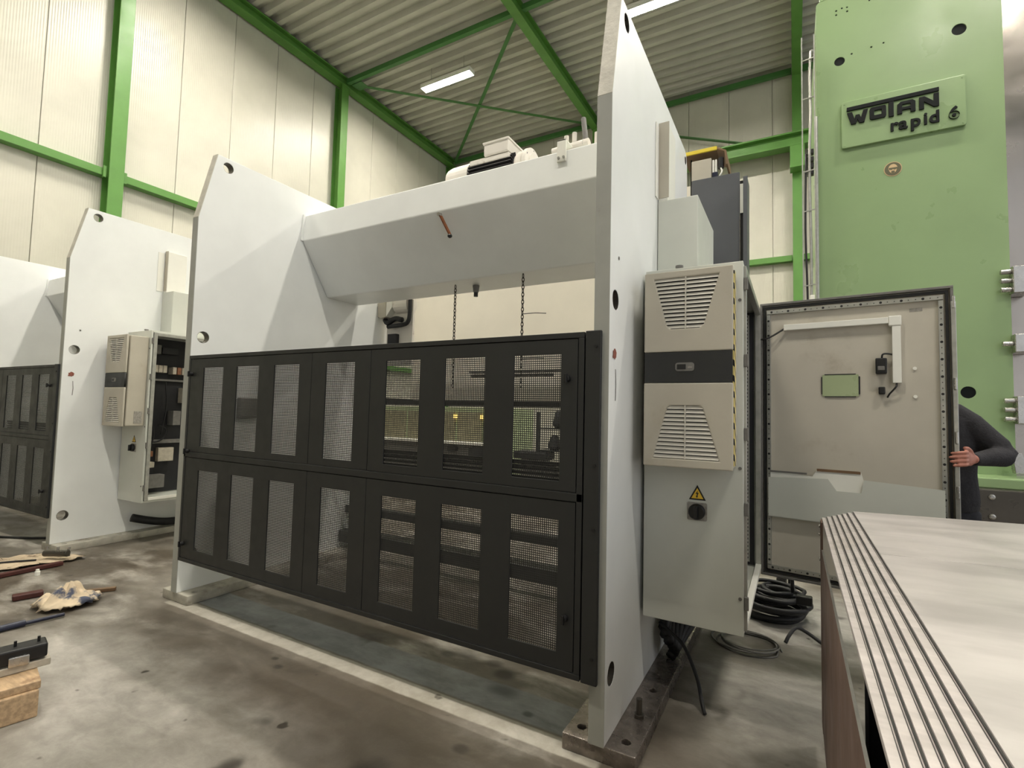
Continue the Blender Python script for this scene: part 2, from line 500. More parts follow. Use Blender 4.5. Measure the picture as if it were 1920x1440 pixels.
def rrect(u0, u1, v0, v1, r, n=5):
    out = []
    for cx, cy, a in ((u1 - r, v0 + r, -90), (u1 - r, v1 - r, 0), (u0 + r, v1 - r, 90), (u0 + r, v0 + r, 180)):
        for k in range(n + 1):
            t = math.radians(a + 90 * k / n)
            out.append((cx + r * math.cos(t), cy + r * math.sin(t)))
    return out

def copy_tree(o, parent=None):
    c = o.copy()
    col.objects.link(c)
    c.parent = parent
    if o.name in LOC:
        LOC[c.name] = LOC[o.name].copy()
    for ch in list(o.children):
        copy_tree(ch, c)
    return c

# ================================================================== THE HALL
fl = MB().add([(-10.4, -8, 0), (9, -8, 0), (9, 13.8, 0), (-10.4, 13.8, 0)], [(0, 1, 2, 3)])
fl.box(-10.4, 9, -8, 13.8, -0.2, -0.001)
tag(fl.build('floor', 'floor'), 'stained grey concrete factory floor with pale and slate bands', kind='structure')

# left wall: sandwich panels one metre wide, green steel columns and girts
wl = MB().box(-10.52, -10.43, -8, 13.8, 0, 10.3).build('wall_left', 'wall_y')
tag(wl, 'cream insulated panel wall with green steel frame', kind='structure')
pan = MB().box(-10.43, -10.35, 0.004, 0.996, 0, 10.25)
p0 = None
for y in range(-8, 14):
    if p0 is None:
        p0 = pan.build('panel', 'wall_y', wl, bevel=0.006)
        o = p0
    else:
        o = p0.copy(); col.objects.link(o)
    o.parent = wl
    o.location = (0, y - 0.15, 0) if False else (0, y, 0)
def h_column_y(mb, x0, x1, yc, w, z0, z1):     # H section, flanges facing the hall
    mb.box(x1 - 0.02, x1, yc - w / 2, yc + w / 2, z0, z1)
    mb.box(x0, x0 + 0.02, yc - w / 2, yc + w / 2, z0, z1)
    mb.box(x0 + 0.02, x1 - 0.02, yc - 0.012, yc + 0.012, z0, z1)
    return mb
for yc in (-0.85, 3.95, 8.75, 13.5):
    h_column_y(MB(), -10.34, -10.08, yc, 0.22, 0, 9.75).build('column', 'green', wl, bevel=0.004)
for a, b_ in ((-0.74, 3.84), (4.06, 8.64), (8.86, 13.39)):
    for z in (2.55, 5.27):
        MB().box(-10.34, -10.17, a, b_, z, z + 0.13).build('girt', 'green', wl, bevel=0.006)
    for e in (a + 0.02, b_ - 0.06):
        MB().box(-10.17, -10.13, e, e + 0.04, 5.24, 5.43).build('girt_cleat', 'green', wl)
MB().box(-10.3, -10.06, -6, 13.6, 9.76, 9.79).box(-10.3, -10.06, -6, 13.6, 9.97, 10.0).box(-10.19, -10.17, -6, 13.6, 9.79, 9.97).build('eaves_beam', 'green', wl, bevel=0.003)

# back wall
wb = MB().box(-10.52, 9, 13.78, 13.9, 0, 10.3).build('wall_back', 'wall')
tag(wb, 'cream insulated panel end wall with green steel frame', kind='structure')
pb = MB().box(0.004, 0.996, 13.7, 13.78, 0, 10.25)
p0 = None
for k in range(-10, 9):
    if p0 is None:
        p0 = pb.build('panel', 'wall', wb, bevel=0.006); o = p0
    else:
        o = p0.copy(); col.objects.link(o)
    o.parent = wb
    o.location = (k - 0.44, 0, 0)
def h_column_x(mb, xc, w, y0, y1, z0, z1):
    mb.box(xc - w / 2, xc + w / 2, y0, y0 + 0.02, z0, z1)
    mb.box(xc - w / 2, xc + w / 2, y1 - 0.02, y1, z0, z1)
    mb.box(xc - 0.012, xc + 0.012, y0 + 0.02, y1 - 0.02, z0, z1)
    return mb
for xc in (-4.98, 0.09, 5.1):
    h_column_x(MB(), xc, 0.2, 13.44, 13.69, 0, 9.8).build('column', 'green', wb, bevel=0.004)
for a, b_ in ((-10.0, -5.09), (-4.87, -0.02), (0.2, 4.99)):
    for z in (2.55, 5.2):
        MB().box(a, b_, 13.52, 13.69, z, z + 0.14).build('girt', 'green', wb, bevel=0.006)
# crane beam with flanges in front of the end wall
MB().box(-4.9, 5, 13.1, 13.4, 7.82, 7.86).box(-4.9, 5, 13.1, 13.4, 8.12, 8.16).box(-4.9, 5, 13.23, 13.27, 7.86, 8.12).build('crane_beam', 'green', wb, bevel=0.004)
MB().box(-0.06, 0.24, 13.1, 13.44, 7.3, 7.82).build('beam_bracket', 'green', wb, bevel=0.006)
MB().bar((-4.9, 13.5, 9.72), (-0.05, 13.5, 7.95), 0.02, 0.11, (0, 1, 0)).build('wall_brace', 'green_dark', wb)

wf = MB().box(-10.52, 2.0, -8.1, -8.0, 0, 10.3).build('wall_front', 'wall')  # unseen wall added to cut frontal light, left short to admit some
tag(wf, 'unseen cream panel wall behind the viewpoint, its open end shaped to admit light', kind='structure')
# roof: trapezoidal deck sheets running across the hall, rafters, struts and wind braces
ce = MB().box(-10.5, 9, -8, 13.8, 10.28, 10.34).build('ceiling', 'deck')
tag(ce, 'corrugated grey steel roof deck on green rafters', kind='structure')
prof = []
for k in range(3):
    o = k * 0.3
    prof += [(o, 10.15), (o + 0.03, 10.03), (o + 0.13, 10.03), (o + 0.16, 10.15)]
prof += [(0.9, 10.15)]
ds = MB()
n = len(prof)
ds.add([(x, y, z) for x in (-10.5, 9) for y, z in prof], [(i, i + 1, i + 1 + n, i + n) for i in range(n - 1)])
p0 = None
y = -8.0
while y < 13.6:
    if p0 is None:
        p0 = ds.build('deck_sheet', 'deck', ce); o = p0
        sd = o.modifiers.new('thickness', 'SOLIDIFY'); sd.thickness = 0.004
    else:
        o = p0.copy(); col.objects.link(o)
    o.parent = ce
    o.location = (0, y, 0)
    y += 0.9
for xc in (-5.02, 0.09, 5.1):
    MB().box(xc - 0.1, xc + 0.1, -8, 13.6, 9.72, 9.745).box(xc - 0.1, xc + 0.1, -8, 13.6, 10.0, 10.025).box(xc - 0.012, xc + 0.012, -8, 13.6, 9.745, 10.0).build('rafter', 'green', ce, bevel=0.003)
for yc in (-0.85, 3.98, 8.79, 13.5):
    for a, b_ in ((-10.05, -5.13), (-4.91, -0.02), (0.2, 4.99)):
        MB().box(a, b_, yc - 0.05, yc + 0.05, 9.82, 9.94).build('strut', 'green_dark', ce, bevel=0.004)
for x0, x1 in ((-9.95, -5.1), (-4.9, -0.05)):
    if x0 > -6: continue
    MB().bar((x1, 8.9, 9.86), (x0, 13.4, 9.86), 0.09, 0.012).build('wind_brace', 'green_dark', ce)
    MB().bar((x0, 8.9, 9.84), (x1, 13.4, 9.84), 0.09, 0.012).build('wind_brace', 'green_dark', ce)
    MB().box(x0 - 0.02, x0 + 0.32, 8.84, 9.1, 9.8, 9.815).build('gusset', 'green_dark', ce)

def strip_light(x, y, label):
    t = thing('strip_light', label, 'lamp', (x, y, 9.62), 'strip lights under the roof')
    MB().box(x - 0.75, x + 0.75, y - 0.115, y + 0.115, 9.625, 9.68).build('housing', 'whitetrim', t, bevel=0.006)
    MB().box(x - 0.73, x + 0.73, y - 0.1, y + 0.1, 9.60, 9.624).build('diffuser', 'tube', t)
    for s in (-1, 1):
        MB().box(x - 0.75, x + 0.75, y + s * 0.107 - 0.004, y + s * 0.107 + 0.004, 9.57, 9.624).build('reflector', 'whitetrim', t)
        MB().box(x + s * 0.742 - 0.008, x + s * 0.742 + 0.008, y - 0.102, y + 0.102, 9.57, 9.624).build('end_cap', 'whitetrim', t)
    for dx in (-0.5, 0.5):
        MB().cyl((x + dx, y, 9.68), (x + dx, y, 10.15), 0.008, 6).build('hanger_rod', 'galv', t)
for x in (-7.47, -2.3, 2.87):
    for y in (9.6, 4.8, 0.0):
        if (x, y) == (-7.47, 9.6):
            lb = 'lit strip light hanging in the braced roof bay'
        elif (x, y) == (-2.3, 9.6):
            lb = 'lit strip light behind the top of the nearest white plate'
        else:
            lb = 'unseen strip light added to light the hall'  # unseen lamps added to continue the rows and light the hall
        strip_light(x, y, lb)

# ================================================================== THE PRESS (two of them)
XO, XI = -0.691, -0.761          # near side plate, outer and inner face
LI, LO = -3.92, -3.99            # far side plate, inner and outer face
PLATE = [(2.07, 0.068), (4.12, 0.068), (4.12, 2.42), (3.83, 2.7), (3.83, 3.31), (3.79, 3.39), (3.74, 3.40), (2.19, 3.40), (2.07, 2.86)]
HOLES = [circle(2.275, 3.325, 0.042), circle(2.155, 1.95, 0.045), circle(2.155, 0.33, 0.048), circle(3.77, 3.33, 0.03)]

def make_press(label):
    t = thing('press_frame', label, 'press', (-2.3, 2.8, 0), 'white press frames')
    for a, b_, out in ((XI, XO, 1), (LO, LI, -1)):
        xc = (a + b_) / 2
        sheet('side_plate', PLATE, HOLES, b_ - a - 0.004, lambda u, v, w, xc=xc: (xc + w, u, v), 'white', t, bevel=0.003)
        s = col.objects[-1] if False else t.children[-1]
        # bare flame-cut front edge
        MB().box(a + 0.001, b_ - 0.001, 2.066, 2.07, 0.07, 2.858).build('front_edge', 'edgepaint', s)
        MB().prism([(2.066, 2.86), (2.186, 3.401), (2.19, 3.40), (2.07, 2.858)], a + 0.001, b_ - 0.001, 'x').build('top_chamfer_edge', 'cutedge', s)
        bx0, bx1 = (-0.883, -0.565) if out == 1 else (-4.117, -3.79)
        bp = sheet('base_plate', rect(bx0, bx1, 2.08 if out == 1 else 2.075, 4.1),
              [circle(bx0 + 0.06, 2.16, 0.02, 14), circle(bx1 - 0.06, 2.16, 0.02, 14), circle(bx0 + 0.06, 2.62, 0.02, 14), circle(bx1 - 0.06, 2.62, 0.02, 14)],
              0.068, lambda u, v, w: (u, v, 0.034 + w), 'base' if out == 1 else 'base_white', t, bevel=0.006)
        for (u, v, r) in ((2.275, 3.325, 0.042), (2.155, 1.95, 0.045), (2.155, 0.33, 0.048), (3.77, 3.33, 0.03)):
            nn = 24
            ring = MB()
            ring.add([(x, u + (r - 0.001) * math.cos(2 * math.pi * k / nn), v + (r - 0.001) * math.sin(2 * math.pi * k / nn)) for x in (a + 0.003, b_ - 0.003) for k in range(nn)],
                     [(k, (k + 1) % nn, (k + 1) % nn + nn, k + nn) for k in range(nn)])
            ring.build('hole_bore', 'dirtysteel', s)
    MB().prism([(3.0, 3.195), (2.985, 2.957), (3.285, 2.495), (3.68, 2.495), (3.74, 2.9), (3.74, 3.195)], LI + 0.001, XI - 0.001, 'x').build('cross_beam', 'white', t, bevel=0.008)
    cb = t.children[-1]
    MB().prism([(2.978, 3.2), (2.963, 2.955), (2.985, 2.957), (3.0, 3.2)], LI, LI + 0.012, 'x').build('end_flange', 'white', cb)
    rc = MB().box(-3.96, -0.8, 4.6, 4.61, 1.5, 3.5).build('rear_cover', 'beige', t)
    for x in (-3.95, -0.82):
        MB().box(x, x + 0.02, 3.79, 4.6, 1.5, 1.56).build('rear_arm', 'dark', t)
    MB().box(LI + 0.002, XI - 0.002, 3.74, 3.79, 1.485, 1.53).build('rear_rail', 'black', t)
    for y0, y1, z0, z1 in ((3.62, 3.72, 0.40, 0.47), (3.55, 3.7, 0.13, 0.24), (3.4, 3.43, 0.74, 0.77)):
        MB().box(LI + 0.002, XI - 0.002, y0, y1, z0, z1).build('rear_rail', 'dark', t, bevel=0.004)
    return t

press1 = make_press('nearest white press frame with thick side plates and a sloping cross beam')
# paint chips and scuffs with a shape of their own on the nearest plate
def chip(name, pts, x, mat, parent, thick=0.0012):
    sheet(name, pts, [], thick, lambda u, v, w: (x + w, u, v), mat, parent)
def blob(cy, cz, r, n=11, sy=1.0, jit=0.35):
    return [(cy + sy * r * (1 + jit * (random.random() - 0.5) * 2) * math.cos(2 * math.pi * k / n), cz + r * (1 + jit * (random.random() - 0.5) * 2) * math.sin(2 * math.pi * k / n)) for k in range(n)]
sp1 = [c for c in press1.children if c.name.startswith('side_plate')][0]
chip('paint_scuff', blob(2.142, 1.705, 0.026, 14), XO + 0.0005, 'scuff', sp1)
chip('scratch', [(2.157, 1.64), (2.161, 1.64), (2.168, 1.57), (2.164, 1.50), (2.160, 1.50), (2.163, 1.57)], XO + 0.0005, 'component', sp1)
chip('paint_chip', blob(2.19, 2.15, 0.008), XO + 0.0005, 'component', sp1)

# ------------------------------------------------------------------ perforated guard fence
def perforated(x0, x1, z0, z1, parent, pitch=0.0101, bar=0.0038):
    mb = MB()
    nx = round((x1 - x0) / pitch)
    nz = round((z1 - z0) / pitch)
    for i in range(nx + 1):
        x = x0 + (x1 - x0) * i / nx
        mb.box(x - bar / 2, x + bar / 2, 2.0606, 2.0618, z0, z1)
    for k in range(nz + 1):
        z = z0 + (z1 - z0) * k / nz
        mb.box(x0, x1, 2.0604, 2.0616, z - bar / 2, z + bar / 2)
    o = mb.build('perforated_sheet', 'dark', parent)
    return o

def make_guard(label):
    t = thing('guard_fence', label, 'guard', (-2.3, 2.05, 0.314), 'perforated guard fences')
    # frame behind the leaves
    f = MB()
    f.box(-3.895, -0.797, 2.05, 2.068, 1.772, 1.797).build('frame_rail', 'dark', t, bevel=0.002)
    MB().box(-3.895, -0.797, 2.05, 2.068, 0.313, 0.338).build('frame_rail', 'dark', t, bevel=0.002)
    MB().box(-3.895, -0.797, 2.05, 2.068, 1.058, 1.094).build('frame_rail', 'dark', t, bevel=0.002)
    MB().box(-3.895, -3.872, 2.05, 2.068, 0.339, 1.771).build('frame_post', 'dark', t, bevel=0.002)
    MB().box(-0.824, -0.797, 2.05, 2.068, 0.339, 1.771).build('frame_post', 'dark', t, bevel=0.002)
    for x0, x1, z0, z1 in ((-3.88, -0.815, 1.76, 1.776), (-3.88, -0.815, 0.334, 0.35), (-3.88, -0.815, 1.046, 1.062), (-3.88, -0.815, 1.09, 1.104),
                           (-3.88, -3.86, 0.35, 1.046), (-3.88, -3.86, 1.104, 1.76), (-0.838, -0.818, 0.35, 1.046), (-0.838, -0.818, 1.104, 1.76),
                           (-2.562, -2.546, 0.35, 1.046), (-2.562, -2.546, 1.104, 1.76), (-2.074, -2.058, 0.35, 1.046), (-2.074, -2.058, 1.104, 1.76)):
        MB().box(x0, x1, 2.069, 2.072, z0, z1).build('dark_gap_strip', 'black', t)  # black backing added to darken the gaps between the leaves
    MB().box(-0.80, -0.78, 2.066, 2.069, 0.32, 1.79).build('dark_gap_strip', 'black', t)
    groups = ((-3.868, -2.556, (-3.585, -3.19, -2.79)), (-2.552, -2.068, (-2.31,)), (-2.064, -0.828, (-1.83, -1.428, -1.028)))
    for x0, x1, cs in groups:
        for z0, z1, w0, w1 in ((1.098, 1.768, 1.14, 1.703), (0.342, 1.054, 0.41, 0.97)):
            pn = sheet('guard_panel', rect(x0, x1, z0, z1), [rect(c - 0.12, c + 0.12, w0, w1) for c in cs], 0.008,
                       lambda u, v, w: (u, 2.056 + w, v), 'dark', t, bevel=0.0015)
            for c in cs:
                perforated(c - 0.122, c + 0.122, w0 - 0.002, w1 + 0.002, pn)
    for x, z in ((-0.872, 1.592), (-0.866, 0.56), (-3.845, 1.66), (-3.842, 1.10), (-3.838, 0.44)):
        k = MB().cyl((x, 2.05, z), (x, 2.028, z), 0.016, 16, 0.013).build('latch_knob', 'black', t, bevel=0.003, smooth=False)
        MB().box(x - 0.006, x + 0.006, 2.018, 2.03, z - 0.02, z + 0.02).build('latch_tab', 'black', k, bevel=0.002)
    st = MB().box(-0.79, -0.72, 2.045, 2.064, 0.314, 1.8).build('end_post', 'dark', t, bevel=0.003)
    for z in (1.73, 1.22, 0.95, 0.42):
        MB().cyl((-0.742, 2.045, z), (-0.742, 2.04, z), 0.007, 10).build('screw', 'black', st)
    # ribbed bellows seen through the bottom of the upper windows
    for k in range(5):
        MB().box(-2.05, -0.83, 2.11 + 0.005 * (k % 2), 2.15, 1.10 + 0.024 * k, 1.116 + 0.024 * k).build('bellows_fold', 'black', t)
    return t
guard1 = make_guard('dark perforated guard fence across the front of the nearest press')

# ------------------------------------------------------------------ electric motor on the beam
def make_motor(label):
    mx, my, mz = -2.1, 3.36, 3.335
    t = thing('electric_motor', label, 'motor', (mx, my, 3.195), 'motors on the beams')
    MB().lathe([(0.09, 0.0), (0.125, 0.02), (0.136, 0.06), (0.138, 0.24)], (mx - 0.42, my, mz), (1, 0, 0), 28).build('fan_cowl', 'motor', t, smooth=False)
    MB().cyl((mx - 0.2, my, mz), (mx + 0.26, my, mz), 0.106, 28).build('stator_body', 'fin', t)
    bd = t.children[-1]
    for k in range(28):
        a = 2 * math.pi * k / 28
        if abs(math.sin(a) - 1) < 0.04: continue
        c, s = math.cos(a), math.sin(a)
        MB().bar((mx - 0.18, my + c * 0.118, mz + s * 0.118), (mx + 0.22, my + c * 0.118, mz + s * 0.118), 0.006, 0.034, (0, c, s)).build('cooling_fin', 'fin', bd)
    MB().lathe([(0.115, 0), (0.128, 0.02), (0.128, 0.06), (0.108, 0.08)], (mx + 0.24, my, mz), (1, 0, 0), 28).build('end_shield', 'motor', t)
    fl_ = MB().lathe([(0.139, 0), (0.139, 0.03), (0.095, 0.035), (0.095, 0.05), (0.04, 0.05), (0.04, 0.08)], (mx + 0.32, my, mz), (1, 0, 0), 32).build('flange', 'motor', t)
    for k in range(6):
        a = 2 * math.pi * (k + 0.5) / 6
        MB().cyl((mx + 0.349, my + 0.117 * math.cos(a), mz + 0.117 * math.sin(a)), (mx + 0.352, my + 0.117 * math.cos(a), mz + 0.117 * math.sin(a)), 0.012, 10).build('bolt_hole', 'black', fl_)
    tb = MB().box(mx - 0.02, mx + 0.2, my - 0.14, my + 0.10, mz + 0.105, mz + 0.2).build('terminal_box', 'motor', t, bevel=0.008)
    MB().box(mx - 0.028, mx + 0.208, my - 0.148, my + 0.108, mz + 0.196, mz + 0.212).build('terminal_lid', 'motor', tb, bevel=0.004)
    MB().box(mx - 0.16, mx + 0.2, my - 0.13, my - 0.08, mz + 0.06, mz + 0.1).build('side_cover', 'motor', t, bevel=0.006)
    for dx in (-0.15, 0.18):
        MB().box(mx + dx - 0.03, mx + dx + 0.03, my - 0.13, my + 0.13, 3.196, mz - 0.09).build('foot', 'motor', t, bevel=0.004)
    return t
motor1 = make_motor('white finned electric motor lying on the nearest press beam')

# hydraulic valve cluster at the right end of the beam
vb = thing('valve_block', 'small clamped valve and pipes on the beam beside the tall plate', 'valve', (-1.4, 3.1, 3.195))
br = MB().box(-1.375, -1.31, 2.976, 2.99, 3.11, 3.26).box(-1.375, -1.31, 2.976, 3.1, 3.25, 3.26).build('bracket', 'whitetrim', vb, bevel=0.002)
for dx in (-0.018, 0.018):
    MB().cyl((-1.342 + dx, 2.976, 3.135), (-1.342 + dx, 2.966, 3.135), 0.009, 6).build('bolt', 'galv', br)
MB().cyl((-1.47, 3.12, 3.26), (-1.2, 3.12, 3.27), 0.035, 16).build('valve_body', 'motor', vb, bevel=0.004)
MB().cyl((-1.5, 3.12, 3.24), (-1.46, 3.12, 3.24), 0.022, 12).build('pipe_end', 'rustbrown', vb)
MB().cyl((-1.37, 3.12, 3.28), (-1.37, 3.12, 3.36), 0.016, 12).build('port', 'motor', vb)
MB().cyl((-1.31, 3.12, 3.28), (-1.31, 3.12, 3.37), 0.016, 12).build('port', 'motor', vb)
MB().cyl((-1.22, 3.12, 3.24), (-1.255, 3.14, 3.47), 0.018, 12).build('lever', 'component', vb, bevel=0.006)
MB().lathe([(0.03, 0), (0.036, 0.01), (0.03, 0.03)], (-1.25, 3.12, 3.27), (1, 0, 0), 14).build('collar', 'galv', vb)
MB().box(-1.16, -1.06, 3.1, 3.2, 3.197, 3.33).build('solenoid', 'motor', vb, bevel=0.006)
MB().tube([(-1.0, 3.16, 3.2), (-1.0, 3.16, 3.3), (-0.98, 3.16, 3.33), (-0.9, 3.16, 3.33), (-0.8, 3.16, 3.33)], 0.009, 8).build('pipe', 'component', vb)

# leather strap on the beam front
hk = thing('strap_hook', 'brown leather strap hanging on the front of the beam', 'strap', (-2.3, 2.985, 2.8))
MB().bar((-2.34, 2.975, 2.925), (-2.285, 3.04, 2.775), 0.012, 0.028, (0, -1, -0.4)).build('strap', 'leather', hk, bevel=0.003)
MB().cyl((-2.34, 2.985, 2.925), (-2.34, 2.955, 2.92), 0.014, 12).build('rivet', 'steel', hk)
MB().lathe([(0.006, 0), (0.018, 0.012), (0.018, 0.02), (0.006, 0.032)], (-2.286, 3.036, 2.782), (0.2, -0.3, -1), 14).build('hook_end', 'black', hk)

# chains below the beam
def chain(x, y, z1, z0, label):
    mb = MB()
    z = z1
    k = 0
    while z > z0:
        ring = []
        for i in range(10):
            a = 2 * math.pi * i / 10
            u, v = 0.0095 * math.cos(a), 0.019 * math.sin(a)
            ring.append((x + u, y, z + v) if k % 2 else (x, y + u, z + v))
        ring.append(ring[0])
        mb.tube(ring, 0.0035, 5, 0)
        z -= 0.0285
        k += 1
    o = mb.build('hanging_chain', 'chain', loc=(x, y, z1), smooth=False)
    return tag(o, label, 'chain', 'chains under the beam', 'stuff' if False else None)
chain(-2.47, 3.38, 2.472, 1.62, 'thin steel chain under the beam, left of the small sensor')
chain(-1.79, 3.31, 2.472, 1.62, 'steel chain with wire ends under the beam, nearest the tall plate')
w = MB().tube([(-1.79, 3.31, 2.18), (-1.7, 3.33, 2.185), (-1.61, 3.35, 2.18)], 0.003, 5).build('wire_end', 'black', loc=(-1.79, 3.31, 2.18))
tag(w, 'upper thin black wire sticking out of the right chain', 'wire', 'wires on the chain')
w = MB().tube([(-1.79, 3.31, 1.84), (-1.7, 3.33, 1.845), (-1.62, 3.35, 1.845)], 0.003, 5).build('wire_end', 'black', loc=(-1.79, 3.31, 1.84))
tag(w, 'lower thin black wire sticking out of the right chain', 'wire', 'wires on the chain')
sn = thing('beam_sensor', 'small grey sensor with black tip under the beam', 'sensor', (-2.33, 3.48, 2.495))
MB().lathe([(0.03, 0), (0.024, -0.05), (0.02, -0.06)], (-2.33, 3.48, 2.494), (0, 0, 1), 14).build('sensor_body', 'component', sn)
MB().cyl((-2.33, 3.48, 2.434), (-2.33, 3.48, 2.40), 0.018, 12).build('sensor_tip', 'black', sn)

# drive box on the inner side of the far plate
dx = thing('drive_box', 'white housing with black hoses inside the far left plate', 'housing', (-3.8, 3.95, 2.1))
MB().prism([(-3.915, 2.62), (-3.915, 2.43), (-3.87, 2.41), (-3.8, 2.42), (-3.8, 2.62)], 3.96, 4.1, 'y').build('box', 'aircon', dx, bevel=0.004)
MB().prism([(-3.8, 2.62), (-3.72, 2.62), (-3.72, 2.52), (-3.8, 2.42)], 3.965, 4.1, 'y').build('side_cover', 'whitetrim', dx, bevel=0.003)
MB().cyl((-3.72, 4.06, 2.56), (-3.53, 4.06, 2.56), 0.1, 20).build('drum', 'motor', dx, bevel=0.01)
MB().tube([(-3.5, 4.0, 2.7), (-3.5, 4.0, 2.45), (-3.52, 4.0, 2.36), (-3.58, 4.0, 2.33), (-3.8, 4.0, 2.32)], 0.022, 10).build('hose', 'rubber', dx, smooth=True)
MB().tube([(-3.86, 4.02, 2.4), (-3.8, 4.0, 2.36), (-3.7, 4.0, 2.40), (-3.6, 4.0, 2.38)], 0.028, 8).build('hose', 'rubber', dx, smooth=True)
MB().box(-3.8, -3.68, 4.0, 4.05, 2.08, 2.24).build('socket', 'black', dx, bevel=0.004)
MB().box(-3.86, -3.5, 4.05, 4.08, 1.9, 2.6).build('mounting_plate', 'motor', dx, bevel=0.003)

# ------------------------------------------------------------------ switch cabinet, air conditioner, ducts
CX0, CX1, CY0, CY1, CZ0, CZ1 = -0.675, -0.21, 2.60, 3.80, 0.43, 2.19
def make_cabinet(label):
    t = thing('control_cabinet', label, 'cabinet', (-0.45, 3.2, CZ0), 'switch cabinets on the presses')
    f = MB().box(CX0, CX1, CY0, CY0 + 0.02, CZ0, CZ1).build('front_panel', 'cab', t, bevel=0.003)
    MB().box(CX0, CX0 + 0.015, CY0 + 0.02, CY1, CZ0, CZ1).build('side_panel', 'cab', t)
    MB().box(CX0 + 0.016, CX1, CY1 - 0.02, CY1, CZ0, CZ1).build('rear_panel', 'cab', t, bevel=0.003)
    MB().box(CX0 + 0.016, CX1 - 0.002, CY0 + 0.021, CY1 - 0.021, CZ1 - 0.02, CZ1).build('top_panel', 'cab', t)
    MB().box(CX0 + 0.016, CX1 - 0.002, CY0 + 0.021, CY1 - 0.021, CZ0, CZ0 + 0.02).build('bottom_panel', 'cab', t)
    # opening frame
    fr = MB()
    fr.box(CX1 - 0.02, CX1 + 0.012, CY0 + 0.022, CY0 + 0.055, CZ0 + 0.02, CZ1 - 0.02)
    fr.build('opening_frame', 'galv', t, bevel=0.002)
    MB().box(CX1 - 0.02, CX1 + 0.012, CY1 - 0.055, CY1 - 0.022, CZ0 + 0.02, CZ1 - 0.02).build('opening_frame', 'galv', t, bevel=0.002)
    MB().box(CX1 - 0.02, CX1 + 0.012, CY0 + 0.056, CY1 - 0.056, CZ1 - 0.055, CZ1 - 0.022).build('opening_frame', 'galv', t, bevel=0.002)
    MB().box(CX1 - 0.02, CX1 + 0.012, CY0 + 0.056, CY1 - 0.056, CZ0 + 0.022, CZ0 + 0.05).build('opening_frame', 'whitetrim', t, bevel=0.002)
    MB().box(CX0 + 0.02, CX0 + 0.03, CY0 + 0.03, CY1 - 0.03, CZ0 + 0.03, CZ1 - 0.03).build('mounting_plate', 'inside', t)  # dark colour paints the cabinet's inner shade on the plate
    MB().box(CX0 + 0.03, CX1 - 0.03, CY1 - 0.03, CY1 - 0.0205, CZ0 + 0.03, CZ1 - 0.03).build('shade_lining', 'inside', t)  # dark sheet paints the same shade on the rear wall inside
    for z in (CZ0 + 0.12, CZ0 + 0.55, CZ0 + 0.9, CZ0 + 1.25, CZ0 + 1.62):
        MB().box(CX1 + 0.001, CX1 + 0.02, CY0 + 0.005, CY0 + 0.02, z, z + 0.06).build('hinge', 'component', t, bevel=0.003)
    # perforated mounting rails at the rear of the opening
    for x in (CX1 - 0.07, CX1 - 0.11):
        rl = MB().box(x - 0.012, x + 0.012, CY1 - 0.036, CY1 - 0.0305, CZ0 + 0.05, CZ1 - 0.05).build('mounting_rail', 'galv', t)
        mb = MB()
        for k in range(66):
            z = CZ0 + 0.07 + k * 0.025
            mb.box(x - 0.004, x + 0.004, CY1 - 0.0365, CY1 - 0.0361, z, z + 0.012)
        mb.build('rail_slots', 'black', rl)['kind'] = 'stuff'
    for y in (CY0 + 0.1, CY1 - 0.1):
        e = MB().lathe([(0.012, 0), (0.012, 0.02), (0.02, 0.03), (0.02, 0.04)], (CX0 + 0.15, y, CZ1), (0, 0, 1), 12).build('lifting_eye', 'component', t)
    # warning triangle and main switch
    tri = [(-0.454, 1.034), (-0.376, 1.034), (-0.415, 1.106)]
    w_ = sheet('warning_triangle', tri, [], 0.002, lambda u, v, w: (u, CY0 - 0.001 + w, v), 'black', t)
    sheet('triangle_face', [(-0.443, 1.041), (-0.387, 1.041), (-0.415, 1.092)], [], 0.0012, lambda u, v, w: (u, CY0 - 0.0024 + w, v), 'amber', w_)
    sheet('lightning_bolt', [(-0.412, 1.081), (-0.423, 1.063), (-0.416, 1.064), (-0.419, 1.053), (-0.422, 1.054), (-0.4165, 1.043), (-0.411, 1.055), (-0.4145, 1.0545), (-0.408, 1.069), (-0.4145, 1.068)], [], 0.001, lambda u, v, w: (u, CY0 - 0.0034 + w, v), 'black', w_)
    sw = MB().prism(rrect(-0.462, -0.37, 0.936, 1.022, 0.008), CY0 - 0.004, CY0 + 0.001, 'y').build('switch_plate', 'paper', t)
    MB().lathe([(0.038, 0), (0.038, 0.018), (0.033, 0.026)], (-0.416, CY0 - 0.004, 0.979), (0, -1, 0), 24).build('switch_dial', 'black', sw)
    MB().box(-0.425, -0.407, CY0 - 0.05, CY0 - 0.03, 0.948, 1.01).build('switch_grip', 'black', sw, bevel=0.004)
    for z in (2.0, 1.2, 0.6):
        MB().cyl((CX1 - 0.015, CY0, z), (CX1 - 0.015, CY0 - 0.003, z), 0.008, 10).build('screw', 'component', f)
    return t

